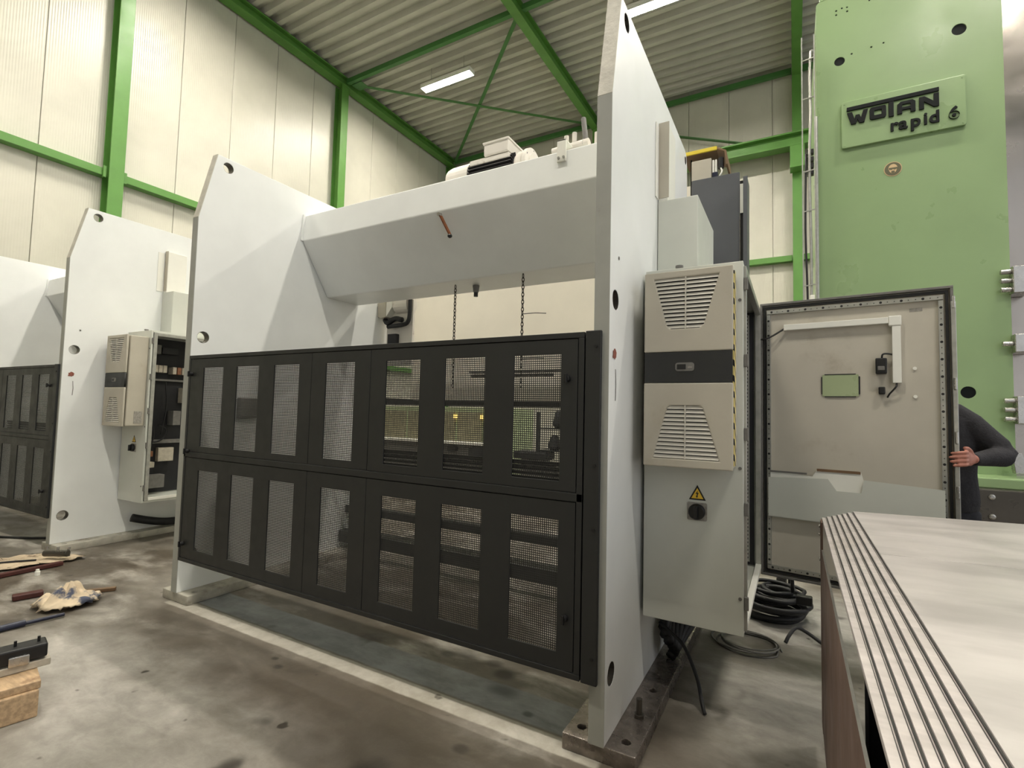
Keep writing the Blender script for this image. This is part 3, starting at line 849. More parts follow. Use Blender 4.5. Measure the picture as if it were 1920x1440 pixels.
def make_aircon(label):
    x0, x1, y0, y1, z0, z1 = -0.627, -0.235, 2.40, 2.598, 1.204, 2.12
    t = thing('cooling_unit', label, 'air conditioner', (-0.43, 2.5, z0), 'cooling units on the cabinets')
    MB().box(x0 + 0.004, x1 - 0.004, y0 + 0.03, y1, z0 + 0.004, z1 - 0.004).build('casing', 'aircon', t, bevel=0.008)
    cs = t.children[-1]
    bow = lambda u: 0.010
    up_h = [(-0.582, 2.088), (-0.523, 1.862), (-0.505, 1.845), (-0.375, 1.845), (-0.357, 1.862), (-0.292, 2.088)]
    lo_h = [(-0.583, 1.243), (-0.521, 1.472), (-0.505, 1.488), (-0.375, 1.488), (-0.36, 1.472), (-0.292, 1.243)]
    def face(u, v, w):
        return (u, y0 + 0.016 - bow(u) + w, v)
    for nm, za, zb, hole in (('upper_cover', 1.738, z1, up_h), ('lower_cover', z0, 1.592, lo_h)):
        # outline subdivided so that the face can bow
        out = rect(x0, x1, za, zb)
        c = sheet(nm, out, [hole], 0.02, face, 'aircon', t, bevel=0.005)
        hz = [p[1] for p in hole]
        ya, yb = min(hz), max(hz)
        MB().box(-0.6, -0.275, y0 + 0.022, y0 + 0.029, ya - 0.008, yb + 0.008).build('grille_back', 'inside', c)
        nsl = 13
        for k in range(nsl):
            z = ya + (yb - ya) * (k + 0.5) / nsl
            f_ = (z - ya) / (yb - ya)
            if nm == 'upper_cover':
                xa, xb = -0.523 + (-0.582 + 0.523) * f_, -0.357 + (-0.292 + 0.357) * f_
            else:
                xa, xb = -0.583 + (-0.521 + 0.583) * f_, -0.292 + (-0.36 + 0.292) * f_
            h = 0.0068
            mb = MB()
            for i in range(6):
                ua, ub = xa + (xb - xa) * i / 6, xa + (xb - xa) * (i + 1) / 6
                for u_, v_ in ((ua, ub),):
                    ya_, yb_ = y0 + 0.008 - bow(ua), y0 + 0.008 - bow(ub)
                    mb.add([(ua, ya_, z - h), (ub, yb_, z - h), (ub, yb_ + 0.007, z + h), (ua, ya_ + 0.007, z + h),
                            (ua, ya_, z - h + 0.0008), (ub, yb_, z - h + 0.0008), (ub, yb_ + 0.007, z + h + 0.0008), (ua, ya_ + 0.007, z + h + 0.0008)],
                           [(0, 1, 2, 3), (7, 6, 5, 4), (0, 4, 5, 1), (3, 2, 6, 7), (0, 3, 7, 4), (1, 5, 6, 2)])
            mb.build('louvre_slat', 'slat', c)
        MB().box(-0.4405, -0.4355, y0 - 0.004, y0 + 0.01, ya, yb).build('grille_rib', 'slat', c)
    out = rect(x0 + 0.003, x1 - 0.003, 1.594, 1.736)
    bd = sheet('control_band', out, [], 0.016, face, 'dark', t)
    yb = y0 + 0.008 - 0.0105
    MB().prism(rrect(-0.482, -0.398, 1.647, 1.686, 0.012), yb - 0.003, yb + 0.006, 'y').build('display_bezel', 'component', bd)
    MB().box(-0.474, -0.435, yb - 0.005, yb, 1.655, 1.678).build('display_window', 'black', bd)
    MB().box(-0.426, -0.407, yb - 0.005, yb, 1.66, 1.668).build('display_keys', 'paper', bd)
    MB().box(x1 - 0.0035, x1 + 0.004, y0 + 0.021, y0 + 0.075, z0 + 0.02, z1 - 0.02).build('hazard_tape', 'hazard', cs)
    MB().box(x1 - 0.0035, x1 + 0.0005, y0 + 0.1, y0 + 0.17, z0 + 0.03, z0 + 0.15).build('rating_label', 'paper', cs)
    return t

def make_duct(label):
    t = thing('cable_duct', label, 'cable duct', (-0.6, 2.95, 2.2), 'cable ducts on the presses')
    MB().box(XO + 0.001, -0.636, 2.925, 3.13, 2.692, 3.16).build('trunking', 'whitetrim', t, bevel=0.004)
    MB().box(XO + 0.001, -0.63, 2.921, 2.925, 2.71, 3.165).build('end_cap', 'aircon', t)
    MB().box(XO + 0.001, -0.468, 2.915, 3.54, 2.195, 2.69).build('junction_box', 'cab', t, bevel=0.004)
    MB().box(XO - 0.0005, XO + 0.004, 2.85, 2.914, 2.7, 3.14).build('backing_strip', 'whitetrim', t)
    return t

cabinet1 = make_cabinet('open grey switch cabinet bolted to the nearest side plate')
aircon1 = make_aircon('beige louvred cooling unit with dark band on the nearest cabinet')
duct1 = make_duct('white cable trunking above the nearest switch cabinet')

# second press: the same machine further along
PIV = Vector((-0.565, 2.08, 0))
DST = Vector((-6.085, 2.113, 0))
ROT = math.radians(1.0)
def second(src, label, drop=()):
    c = copy_tree(src)
    l = LOC[src.name] - PIV
    c.location = DST + Matrix.Rotation(ROT, 3, 'Z') @ l
    c.rotation_euler = (0, 0, ROT)
    c['label'] = label
    return c
press2 = second(press1, 'farther white press frame with chamfered plate on the left')
second(guard1, 'dull grey perforated guard fence at the far left')
cabinet2 = second(cabinet1, 'open switch cabinet full of components on the farther press')
aircon2 = second(aircon1, 'beige louvred cooling unit on the farther cabinet')
for o in [q for c in aircon2.children for q in c.children if q.name.startswith('hazard_tape')]:
    bpy.data.objects.remove(o)
second(duct1, 'white cable trunking above the farther switch cabinet')
# the bases of the farther press are painted
for o in press2.children:
    if o.name.startswith('base_plate'):
        o.data = o.data.copy()
        o.data.materials[0] = M['base_white']
# components inside the farther cabinet (built in its own frame, then parented)
def comp(name, mat, y0, y1, z0, z1, d=0.09, bev=0.004):
    o = MB().box(CX0 + 0.032, CX0 + 0.032 + d, y0, y1, z0, z1)
    me = bpy.data.meshes.new(name)
    l = LOC[cabinet1.name]
    me.from_pydata([tuple(Vector(p) - l) for p in o.v], [], o.f)
    ob = finish(name, me, mat, cabinet2, bev, False, l)
    return ob
comp('power_supply', 'component', 2.76, 2.86, 1.98, 2.08, 0.12)
comp('relay', 'inside', 2.88, 3.05, 1.99, 2.06, 0.1)
for k in range(5):
    comp('breaker', 'cream_board', 2.72 + k * 0.045, 2.76 + k * 0.045, 1.78, 1.86, 0.1)
for k in range(4):
    comp('breaker', 'copper' if k % 2 else 'cream_board', 3.0 + k * 0.05, 3.04 + k * 0.05, 1.77, 1.85, 0.1)
comp('terminal_rail', 'component', 2.7, 3.6, 1.69, 1.71, 0.05, 0)
comp('transformer', 'copper', 2.73, 2.79, 1.5, 1.56, 0.11)
comp('drive_unit', 'inside', 2.72, 2.8, 1.12, 1.45, 0.14)
comp('contactor', 'component', 3.02, 3.1, 1.2, 1.36, 0.12)
comp('contactor', 'cream_board', 3.12, 3.2, 1.45, 1.62, 0.12)
comp('wire_duct', 'component', 2.7, 3.6, 1.0, 1.04, 0.06, 0)
comp('terminal_block', 'copper', 2.78, 2.86, 0.86, 0.92, 0.08)
comp('label_card', 'cream_board', 2.92, 3.08, 0.8, 0.95, 0.06)
comp('terminal_block', 'cream_board', 2.72, 2.88, 0.74, 0.80, 0.08)
comp('filter_box', 'component', 2.74, 2.98, 0.52, 0.66, 0.1)
for pts in ([(2.72, 1.1), (2.85, 1.02), (2.95, 1.05), (2.98, 1.15), (2.9, 1.2)], [(2.84, 1.68), (2.83, 1.3), (2.86, 1.1), (2.83, 0.95)], [(2.75, 1.66), (2.76, 1.55), (2.74, 1.4)], [(2.95, 1.68), (2.97, 1.4), (2.93, 1.1)]):
    mb = MB().tube([(CX0 + 0.1, y, z) for y, z in pts], 0.008, 6)
    me = bpy.data.meshes.new('wiring')
    me.from_pydata([tuple(Vector(p) - LOC[cabinet1.name]) for p in mb.v], [], mb.f)
    finish('wiring', me, 'rubber', cabinet2, 0, True, Vector())

# ------------------------------------------------------------------ door of the nearest cabinet (swung open)
A = math.radians(7.5)
du = Vector((math.cos(A), -math.sin(A), 0))
dn = Vector((-math.sin(A), -math.cos(A), 0))
DH = Vector((-0.2, 3.80, 0))
def dmap(u, n_, z):
    return DH + du * u + dn * n_ + Vector((0, 0, z))
DM = Matrix(((du.x, dn.x, 0, DH.x), (du.y, dn.y, 0, DH.y), (0, 0, 1, 0), (0, 0, 0, 1)))
def dbox(u0, u1, n0, n1, z0, z1):
    return MB().box(u0, u1, n0, n1, z0, z1).xform(DM)
dleaf = dbox(0.0, 0.996, -0.03, -0.012, 0.405, 2.215).build('door', 'cab_in', cabinet1, bevel=0.003)
for u0, u1, z0, z1 in ((0.0, 0.996, 2.2, 2.215), (0.0, 0.996, 0.405, 0.42), (0.0, 0.014, 0.42, 2.2), (0.982, 0.996, 0.42, 2.2)):
    dbox(u0, u1, -0.012, 0.016, z0, z1).build('door_edge', 'component', dleaf, bevel=0.002)
for u0, u1, z0, z1 in ((0.02, 0.975, 2.176, 2.192), (0.02, 0.975, 0.428, 0.442), (0.02, 0.034, 0.442, 2.176), (0.961, 0.975, 0.442, 2.176)):
    dbox(u0, u1, -0.012, 0.006, z0, z1).build('gasket', 'black', dleaf)
def perf_rail(u0, u1, z0, z1, horizontal):
    r = dbox(u0, u1, -0.012, 0.01, z0, z1).build('perforated_rail', 'galv', dleaf, bevel=0.001)
    return r
mbh = MB()
for u0, u1, z0, z1, hz in ((0.04, 0.952, 2.14, 2.165, True), (0.04, 0.952, 0.45, 0.475, True), (0.04, 0.062, 0.48, 2.136, False), (0.93, 0.952, 0.48, 2.136, False)):
    perf_rail(u0, u1, z0, z1, hz)
    L = (u1 - u0) if hz else (z1 - z0)
    k = 0
    while 0.03 + k * 0.033 < L - 0.02:
        s = 0.03 + k * 0.033
        r_ = 0.0075 if k % 3 == 0 else 0.003
        cu_, cz_ = (u0 + s, (z0 + z1) / 2) if hz else ((u0 + u1) / 2, z0 + s)
        mbh.cyl((cu_, 0.0100, cz_), (cu_, 0.0106, cz_), r_, 8)
        k += 1
hl = mbh.xform(DM).build('rail_holes', 'black', dleaf)
hl['kind'] = 'stuff'
# cable trunking on the door
dbox(0.143, 0.70, -0.012, 0.022, 2.022, 2.06).build('door_trunking', 'whitetrim', dleaf, bevel=0.003)
dbox(0.70, 0.762, -0.012, 0.026, 2.005, 2.066).build('trunking_corner', 'whitetrim', dleaf, bevel=0.006)
dbox(0.716, 0.758, -0.012, 0.022, 1.664, 2.005).build('door_trunking', 'whitetrim', dleaf, bevel=0.003)
MB().tube([dmap(-0.05, -0.03, 2.0), dmap(0.0, 0.03, 1.97), dmap(0.06, 0.03, 1.98), dmap(0.145, 0.006, 2.035)], 0.006, 7).build('door_cable', 'rubber', dleaf)
s_ = dbox(0.634, 0.69, -0.012, 0.035, 1.72, 1.815).build('socket', 'black', dleaf, bevel=0.006)
dbox(0.645, 0.679, 0.035, 0.042, 1.74, 1.765).build('socket_insert', 'component', s_, bevel=0.003)
dbox(0.647, 0.68, -0.012, 0.03, 1.598, 1.642).build('plug', 'black', dleaf, bevel=0.006)
MB().tube([dmap(0.665, 0.02, 1.812), dmap(0.67, 0.03, 1.835), dmap(0.69, 0.02, 1.84), dmap(0.718, 0.006, 1.835)], 0.005, 6).build('socket_wire', 'rubber', dleaf)
MB().tube([dmap(0.735, 0.006, 1.665), dmap(0.73, 0.02, 1.64), dmap(0.70, 0.012, 1.6), dmap(0.69, 0.0, 1.58)], 0.005, 6).build('plug_wire', 'rubber', dleaf)
gw = dbox(0.358, 0.548, -0.012, -0.007, 1.587, 1.722).build('viewing_plate', 'ghost_green', dleaf)
for u0, u1, z0, z1 in ((0.37, 0.535, 1.722, 1.727), (0.37, 0.535, 1.581, 1.586), (0.352, 0.357, 1.6, 1.71), (0.549, 0.556, 1.6, 1.71)):
    dbox(u0, u1, -0.012, -0.005, z0, z1).build('plate_clip', 'inside', gw)
for u, z in ((0.82, 1.75), (0.82, 1.585)):
    MB().cyl(dmap(u, -0.012, z), dmap(u, -0.004, z), 0.01, 10).build('stud', 'whitetrim', dleaf)
sheet('maker_label', rect(0.80, 0.86, 2.085, 2.105), [], 0.001, lambda u, v, w: dmap(u, -0.0112 + w, v), 'paper', dleaf)
# document pocket with a torn front
pk = sheet('document_pocket', [(0.05, 0.80), (0.94, 0.80), (0.94, 1.06), (0.57, 1.08), (0.555, 1.0), (0.43, 1.0), (0.385, 1.07), (0.05, 1.05)], [], 0.004, lambda u, v, w: dmap(u, 0.028 + w, v), 'cab', dleaf)
dbox(0.05, 0.94, -0.012, 0.026, 0.795, 0.80).build('pocket_floor', 'cab', pk)
sheet('papers', [(0.06, 0.86), (0.57, 0.86), (0.568, 1.075), (0.553, 1.128), (0.325, 1.12), (0.30, 1.075), (0.06, 1.095)], [], 0.006, lambda u, v, w: dmap(u, 0.01 + w, v), 'whitetrim', pk)
dbox(0.325, 0.553, 0.014, 0.018, 1.112, 1.128).build('paper_edge', 'rustbrown', pk)
dbox(0.06, 0.27, 0.014, 0.018, 1.085, 1.096).build('paper_edge', 'component', pk)
# lock bar on the free edge
lb = dbox(0.982, 1.004, 0.017, 0.03, 0.5, 2.12).build('lock_bar', 'galv', dleaf, bevel=0.003)
for z in (1.02, 1.32, 1.62, 2.08):
    dbox(0.986, 1.0, 0.03, 0.045, z, z + 0.07).build('lock_cam', 'steel', lb, bevel=0.004)

# ------------------------------------------------------------------ rear guard, limit box and yellow cover
rg = thing('rear_guard', 'tall charcoal sheet guard behind the nearest cabinet', 'guard', (-0.5, 3.95, 1.0))
MB().box(-0.685, -0.345, 3.98, 4.0, 0.6, 3.262).build('guard_sheet', 'dark2', rg, bevel=0.003)
MB().box(-0.344, -0.319, 3.985, 3.99, 2.95, 3.17).build('latch_strip', 'whitetrim', rg)
MB().box(-0.3445, -0.3185, 4.0, 4.1, 0.6, 3.2).build('dark_gap_fill', 'black', rg)  # black filler paints the gap between the sheets dark
MB().box(-0.318, -0.29, 3.93, 4.12, 0.6, 3.2).build('outer_sheet', 'dark2', rg, bevel=0.003)
lbx = thing('limit_switch_box', 'pale box with blue plug under the yellow cover', 'electrical box', (-0.6, 4.02, 3.264))
MB().box(-0.69, -0.545, 4.0, 4.2, 3.264, 3.425).build('box', 'aircon', lbx, bevel=0.005)
MB().box(-0.54, -0.525, 4.01, 4.06, 3.31, 3.41).build('connector', 'whitetrim', lbx, bevel=0.003)
MB().box(-0.52, -0.507, 4.01, 4.06, 3.31, 3.41).build('connector', 'whitetrim', lbx, bevel=0.003)
MB().box(-0.54, -0.50, 4.005, 4.06, 3.264, 3.31).build('plug', 'bluerod', lbx, bevel=0.004)
MB().cyl((-0.48, 4.03, 3.34), (-0.48, 4.03, 3.42), 0.022, 12).build('gland', 'black', lbx)
MB().tube([(-0.48, 4.02, 3.34), (-0.47, 4.0, 3.3), (-0.49, 4.0, 3.265)], 0.006, 6).build('cable', 'whitetrim', lbx)
yc_ = thing('yellow_cover', 'yellow edged bent sheet cover at the top rear of the nearest press', 'cover', (-0.6, 4.1, 3.43))
MB().prism([(-0.76, 3.475), (-0.505, 3.475), (-0.505, 3.502), (-0.76, 3.502)], 3.985, 4.0, 'y').build('front_edge', 'yellow', yc_, bevel=0.002)
MB().prism([(-0.76, 3.487), (-0.76, 3.502), (-0.505, 3.502), (-0.44, 3.462), (-0.43, 3.35), (-0.443, 3.35), (-0.452, 3.455), (-0.51, 3.488)], 4.0, 4.3, 'y').build('cover_sheet', 'rustbrown', yc_, bevel=0.001)
MB().box(-0.715, -0.705, 4.1, 4.12, 3.2, 3.487).build('bracket', 'black', yc_)

# ------------------------------------------------------------------ floor level clutter around the nearest press
lm = MB()
for k in range(7):
    a = k * 0.7
    lm.tube([(-0.62 + 0.03 * math.sin(a), 2.95 + 0.05 * math.cos(a), 0.08 + 0.03 * k), (-0.6 + 0.05 * math.cos(a), 3.2, 0.2 + 0.03 * k), (-0.55 + 0.04 * math.sin(a * 2), 3.45, 0.15 + 0.03 * k), (-0.5, 3.8, 0.1 + 0.02 * k)], 0.028, 8)
lo_ = lm.build('hose_bundle', 'rubber', loc=(-0.58, 3.1, 0.07), smooth=True)
tag(lo_, 'black hose bundle on the base under the nearest cabinet', 'hose')
cb_ = MB().tube([(-0.66, 2.9, 0.3), (-0.6, 2.88, 0.27), (-0.52, 2.85, 0.22), (-0.44, 2.76, 0.12), (-0.4, 2.68, 0.03), (-0.385, 2.655, 0.008)], 0.009, 8).build('cable_tail', 'rubber', loc=(-0.5, 2.8, 0.01), smooth=True)
tag(cb_, 'black cable tail bending to the floor beside the base', 'cable')
bs = thing('anchor_bolt', 'dark stub bolt standing on the oily base plate', 'bolt', (-0.625, 2.36, 0.068))
MB().cyl((-0.625, 2.36, 0.068), (-0.625, 2.36, 0.085), 0.024, 6).build('nut', 'dirtysteel', bs, bevel=0.002)
MB().cyl((-0.625, 2.36, 0.085), (-0.625, 2.36, 0.15), 0.014, 12).build('shank', 'dirtysteel', bs)

def coil(cx, cy, r, turns, rr, z0, seed, squash=1.0):
    rnd = random.Random(seed)
    pts = []
    for t_ in range(turns):
        ox, oy = rnd.uniform(-0.04, 0.04), rnd.uniform(-0.04, 0.04)
        r_ = r * rnd.uniform(0.82, 1.12)
        for k in range(12):
            a = 2 * math.pi * k / 12
            pts.append((cx + ox + r_ * math.cos(a), cy + oy + r_ * squash * math.sin(a), z0 + rr + t_ * rr * 1.3 + rnd.uniform(-0.2, 0.2) * rr))
    return pts
hc = thing('hose_coil', 'heap of coiled black hoses on the floor behind the cabinet', 'hose', (-0.14, 4.25, 0))
MB().tube(coil(-0.14, 4.25, 0.2, 7, 0.018, 0.0, 3), 0.018, 8, 3).build('hose', 'rubber', hc, smooth=True)
MB().tube(coil(-0.12, 4.3, 0.15, 4, 0.014, 0.12, 5), 0.014, 8, 3).build('hose', 'rubber', hc, smooth=True)
MB().tube([(-0.02, 4.2, 0.2), (-0.03, 4.2, 0.5), (-0.06, 4.22, 0.8)], 0.012, 8).build('riser_hose', 'rubber', hc, smooth=True)
MB().box(0.0, 0.1, 4.1, 4.16, 0.15, 0.21).build('connector', 'black', hc, bevel=0.008)
wc = MB().tube(coil(-0.26, 3.6, 0.17, 6, 0.005, 0.0, 11, 0.9), 0.005, 6, 3).build('wire_coil', 'component', loc=(-0.26, 3.6, 0), smooth=True)
tag(wc, 'loose coil of thin grey wire on the floor in front of the hoses', 'wire')
bc = MB().tube([(-0.06, 3.74, 0.012), (-0.04, 3.77, 0.05), (0.0, 3.82, 0.09), (0.06, 3.86, 0.06), (0.14, 3.84, 0.02), (0.2, 3.8, 0.011)], 0.011, 8).build('bent_cable', 'rubber', loc=(0, 3.8, 0), smooth=True)
tag(bc, 'arched black cable between wire coil and brown panel', 'cable')
tr = thing('support_post', 'short steel post on the floor below the open cabinet door', 'post', (-0.08, 4.75, 0))
MB().box(-0.14, -0.06, 4.7, 4.78, 0.02, 0.6).build('post', 'steel', tr, bevel=0.004)
MB().box(-0.2, 0.06, 4.6, 4.86, 0, 0.02).build('foot_plate', 'steel', tr, bevel=0.003)
MB().box(-0.055, -0.02, 4.71, 4.77, 0.1, 0.6).build('slot_strip', 'black', tr)

# ------------------------------------------------------------------ telescopic steel cover on a stand (front right)
tc_ = thing('telescopic_cover', 'brushed steel telescopic way cover lying in the right foreground', 'machine cover', (0.8, 0.8, 0.9))
xs = [0.104, 0.124, 0.144, 0.163, 0.182, 0.201, 0.222]
for i in range(7):
    z = 0.997 + 0.0068 * i
    x0 = xs[i]
    if i < 6:
        x1 = xs[i + 1] + 0.02
        sg = MB().box(x0, x1, -1.0, 2.70, z - 0.003, z).box(x0, x0 + 0.002, -1.0, 2.70, z - 0.012, z - 0.003).build('cover_segment', 'cover', tc_, bevel=0.0008)
        MB().box(xs[i + 1] - 0.0026, xs[i + 1] - 0.0004, -1.0, 2.699, z, z + 0.004).build('wiper_lip', 'black', sg)
        MB().box(xs[i + 1] - 0.0058, xs[i + 1] - 0.0048, -1.0, 2.699, z, z + 0.0012).build('lip_retainer', 'black', sg)
ZT = 1.0378
for nm, ya, yb in (('top_sheet', 1.902, 2.70), ('top_sheet', -1.0, 1.898)):
    MB().prism([(xs[6], ZT - 0.003), (xs[6], ZT), (2.4, ZT + 0.06), (2.4, ZT + 0.057)], ya, yb, 'y').build(nm, 'cover_top', tc_, bevel=0.0008)
MB().box(xs[6], xs[6] + 0.002, -1.0, 2.7, ZT - 0.012, ZT - 0.003).build('front_lip', 'cover', tc_)
MB().box(0.11, 2.39, 2.688, 2.694, 0.955, 0.99).build('rear_lip', 'cover', tc_)
sk = MB().box(0.098, 0.104, -1.0, 2.66, 0.10, 0.872).build('skirt_panel', 'brown', tc_, bevel=0.001)
MB().box(0.0985, 0.1045, -1.0, 2.6, 0.872, 0.8745).build('skirt_edge', 'galv', sk)
MB().box(0.27, 0.95, 1.98, 2.66, 0.12, 0.98).build('dark_filler', 'inside', tc_, bevel=0.004)  # dark boxes added to make the gap under the cover read as shade
MB().box(0.24, 0.95, 1.47, 1.74, 0.12, 0.93).build('dark_filler', 'dark2', tc_, bevel=0.004)
MB().box(0.24, 0.95, -1.0, 1.22, 0.12, 0.95).build('dark_filler', 'inside', tc_, bevel=0.004)
up_ = MB().box(0.097, 0.104, 2.60, 2.695, 0.10, 0.99).build('end_upright', 'brown', tc_, bevel=0.001)
for z in (0.965, 0.93, 0.82):
    MB().cyl((0.097, 2.66, z), (0.09, 2.66, z), 0.008, 10).build('bolt', 'steel', up_, bevel=0.002)
# steel trestles carrying the cover
def trestle(y, label):
    t = thing('trestle', label, 'trestle', (1.2, y, 0), 'trestles under the cover')
    MB().box(0.16, 2.3, y - 0.06, y + 0.06, 0.9, 0.98).build('top_rail', 'inside', t, bevel=0.004)
    for x in (0.22, 2.2):
        MB().box(x - 0.04, x + 0.04, y - 0.05, y + 0.05, 0.0, 0.9).build('leg', 'inside', t, bevel=0.004)
    MB().box(1.0, 2.16, y - 0.02, y + 0.02, 0.3, 0.36).build('stretcher', 'inside', t)
    return t
trestle(1.86, 'dark steel trestle carrying the far half of the steel cover')
trestle(1.34, 'dark steel trestle carrying the near half of the steel cover')

# ------------------------------------------------------------------ big green boring mill
bm_ = thing('boring_mill', 'tall green boring mill column with raised black lettering', 'machine', (0.95, 7.0, 0))
GX0, GX1, GY, GZ = 0.225, 1.68, 6.0, 5.86
MB().box(GX0, GX1, GY + 0.05, 8.2, 0.9, GZ).build('column_body', 'mgreen', bm_, bevel=0.03, segs=3)
gh = [circle(0.429, 5.153, 0.047), circle(1.378, 5.153, 0.055), circle(1.376, 1.716, 0.055)]
small = [(0.405, 5.71), (0.405, 5.665), (0.50, 5.715), (0.50, 5.67), (0.455, 5.72), (0.69, 5.715), (0.534, 5.20), (0.70, 5.215), (0.80, 5.225)]
gh += [circle(x, z, 0.0095, 10) for x, z in small]
fp = sheet('front_plate', rrect(GX0, GX1, 0.9, GZ, 0.04), gh, 0.05, lambda u, v, w: (u, GY + 0.025 + w, v), 'mgreen', bm_, bevel=0.012)
for x, z, r in [(0.429, 5.153, 0.047), (1.378, 5.153, 0.055), (1.376, 1.716, 0.055)] + [(x, z, 0.0095) for x, z in small]:
    MB().cyl((x, GY + 0.008, z), (x, GY + 0.049, z), r - 0.0005, 20).build('hole_shade', 'logo', fp)  # black disc paints the dark depth of each hole
MB().box(GX0 + 0.03, GX1 - 0.03, GY + 0.0, 8.1, GZ, GZ + 0.04).build('top_cap', 'mgreen', bm_, bevel=0.01)
# cast name plate with lettering
SX, SZ = 0.438, 4.2
np_ = MB().prism(rrect(SX, SX + 0.97, SZ, SZ + 0.486, 0.02), GY - 0.035, GY + 0.001, 'y').build('name_plate', 'mgreen', bm_, bevel=0.006)
for u, v in ((0.025, 0.025), (0.945, 0.025), (0.025, 0.46), (0.945, 0.46)):
    MB().cyl((SX + u, GY - 0.035, SZ + v), (SX + u, GY - 0.04, SZ + v), 0.008, 8).build('plate_screw', 'mgreen', np_)
def letter(name, outline, holes=()):
    sheet(name, [(SX + u, SZ + v) for u, v in outline], [[(SX + u, SZ + v) for u, v in h] for h in holes], 0.018,
          lambda u, v, w: (u, GY - 0.044 + w, v), 'logo', np_, bevel=0.002)
letter('logo_bar', rect(0.044, 0.773, 0.374, 0.412))
b0, t0 = 0.228, 0.355
letter('letter_w', [(0.046, t0), (0.088, t0), (0.108, 0.282), (0.118, 0.318), (0.15, 0.318), (0.162, 0.282), (0.182, t0), (0.222, t0), (0.19, b0), (0.148, b0), (0.134, 0.272), (0.12, b0), (0.08, b0)])
letter('letter_o', rrect(0.235, 0.367, b0 + 0.004, t0, 0.02), [rrect(0.27, 0.332, b0 + 0.042, t0 - 0.036, 0.008)])
letter('letter_t', rect(0.388, 0.427, b0 - 0.006, 0.373))
letter('letter_a', [(0.455, b0), (0.493, b0), (0.493, 0.262), (0.558, 0.262), (0.558, b0), (0.596, b0), (0.596, 0.328), (0.575, 0.348), (0.48, 0.348), (0.455, 0.325)], [[(0.493, 0.29), (0.558, 0.29), (0.558, 0.312), (0.552, 0.318), (0.499, 0.318), (0.493, 0.312)]])
letter('letter_n', [(0.624, b0), (0.66, b0), (0.66, 0.3), (0.734, b0), (0.772, b0), (0.772, 0.36), (0.734, 0.36), (0.734, 0.286), (0.664, 0.35), (0.624, 0.35)])
def word(txt, name, u, v, size, squeeze, parent, yy, mat, ext=0.009, spacing=1.0):
    cu = bpy.data.curves.new(name, 'FONT')
    cu.body = txt
    cu.size = size
    cu.extrude = ext
    cu.offset = size * 0.024
    cu.space_character = spacing
    tmp = bpy.data.objects.new(name, cu)
    me = bpy.data.meshes.new_from_object(tmp)
    bpy.data.objects.remove(tmp)
    l = root_loc(parent)
    for q in me.vertices:
        q.co = Vector((u + q.co.x * squeeze, yy - q.co.z, v + q.co.y)) - l
    me.materials.clear()
    return finish(name, me, mat, parent, 0, False, l)
uu = SX + 0.394
for ch, x in (('r', 0.394), ('a', 0.463), ('p', 0.553), ('i', 0.652), ('d', 0.694), ('6', 0.838)):
    word(ch, 'number_six' if ch == '6' else 'letter_' + ch, SX + x, SZ + 0.077, 0.162, 1.0, np_, GY - 0.044, 'logo')
# round protective-gear sticker
st_ = MB().cyl((0.856, GY + 0.001, 3.912), (0.856, GY - 0.004, 3.912), 0.072, 36).build('round_sticker', 'sticker_fg', bm_)
MB().cyl((0.856, GY - 0.004, 3.912), (0.856, GY - 0.005, 3.912), 0.066, 36).build('sticker_field', 'sticker', st_)
sheet('head_shape', [(0.856 + 0.037 * math.cos(a) * (1 if math.sin(a) > 0 else 0.85), 3.914 + 0.046 * math.sin(a)) for a in [2 * math.pi * k / 24 for k in range(24)]], [], 0.001, lambda u, v, w: (u, GY - 0.0056 + w, v), 'sticker_fg', st_)
sheet('goggles', [(0.822, 3.925), (0.89, 3.925), (0.888, 3.908), (0.868, 3.902), (0.856, 3.91), (0.844, 3.902), (0.824, 3.908)], [], 0.001, lambda u, v, w: (u, GY - 0.0067 + w, v), 'sticker', st_)
sheet('mask', [(0.845, 3.893), (0.867, 3.893), (0.872, 3.876), (0.856, 3.868), (0.84, 3.876)], [], 0.001, lambda u, v, w: (u, GY - 0.0067 + w, v), 'sticker', st_)
# ground guideway, clamps, foot
MB().box(GX1 + 0.012, 2.5, GY + 0.12, 7.8, 0.9, 5.9).build('guideway', 'chrome', bm_, bevel=0.01)
MB().box(GX1, GX1 + 0.012, GY + 0.06, 7.9, 0.9, 5.85).build('guideway_shim', 'black', bm_)
for za, zb, bs_ in ((2.58, 2.82, 3), (2.06, 2.22, 1), (1.44, 1.68, 3)):
    c = MB().box(1.67, 1.80, GY - 0.1, GY + 0.1, za, zb).build('clamp_block', 'steel', bm_, bevel=0.006)
    for k in range(bs_):
        z = za + (zb - za) * (k + 0.5) / bs_
        MB().cyl((1.67, GY - 0.05, z), (1.60, GY - 0.05, z), 0.024, 10).build('clamp_bolt', 'steel', c, bevel=0.004)
MB().box(0.7, 3.2, GY - 0.35, 8.3, 0.90, 0.985).build('saddle', 'mgreen', bm_, bevel=0.01)
MB().box(0.4, 3.2, GY - 0.45, 8.4, 0.55, 0.90).build('saddle_face', 'dirtysteel', bm_, bevel=0.01)
sf = bm_.children[-1]
for x in (1.40, 1.95):
    for z in (0.84, 0.68):
        MB().lathe([(0.022, 0), (0.022, 0.012), (0.012, 0.016)], (x, GY - 0.45, z), (0, -1, 0), 12).build('cap_screw', 'steel', sf)
MB().box(0.27, 3.4, GY - 0.5, 8.5, 0.0, 0.54).build('bed', 'component', bm_, bevel=0.01)
MB().prism([(1.62, 1.02), (1.72, 1.02), (1.66, 1.2), (1.60, 1.2)], GY - 0.2, GY - 0.12, 'y').build('wiper_bracket', 'steel', bm_, bevel=0.004)

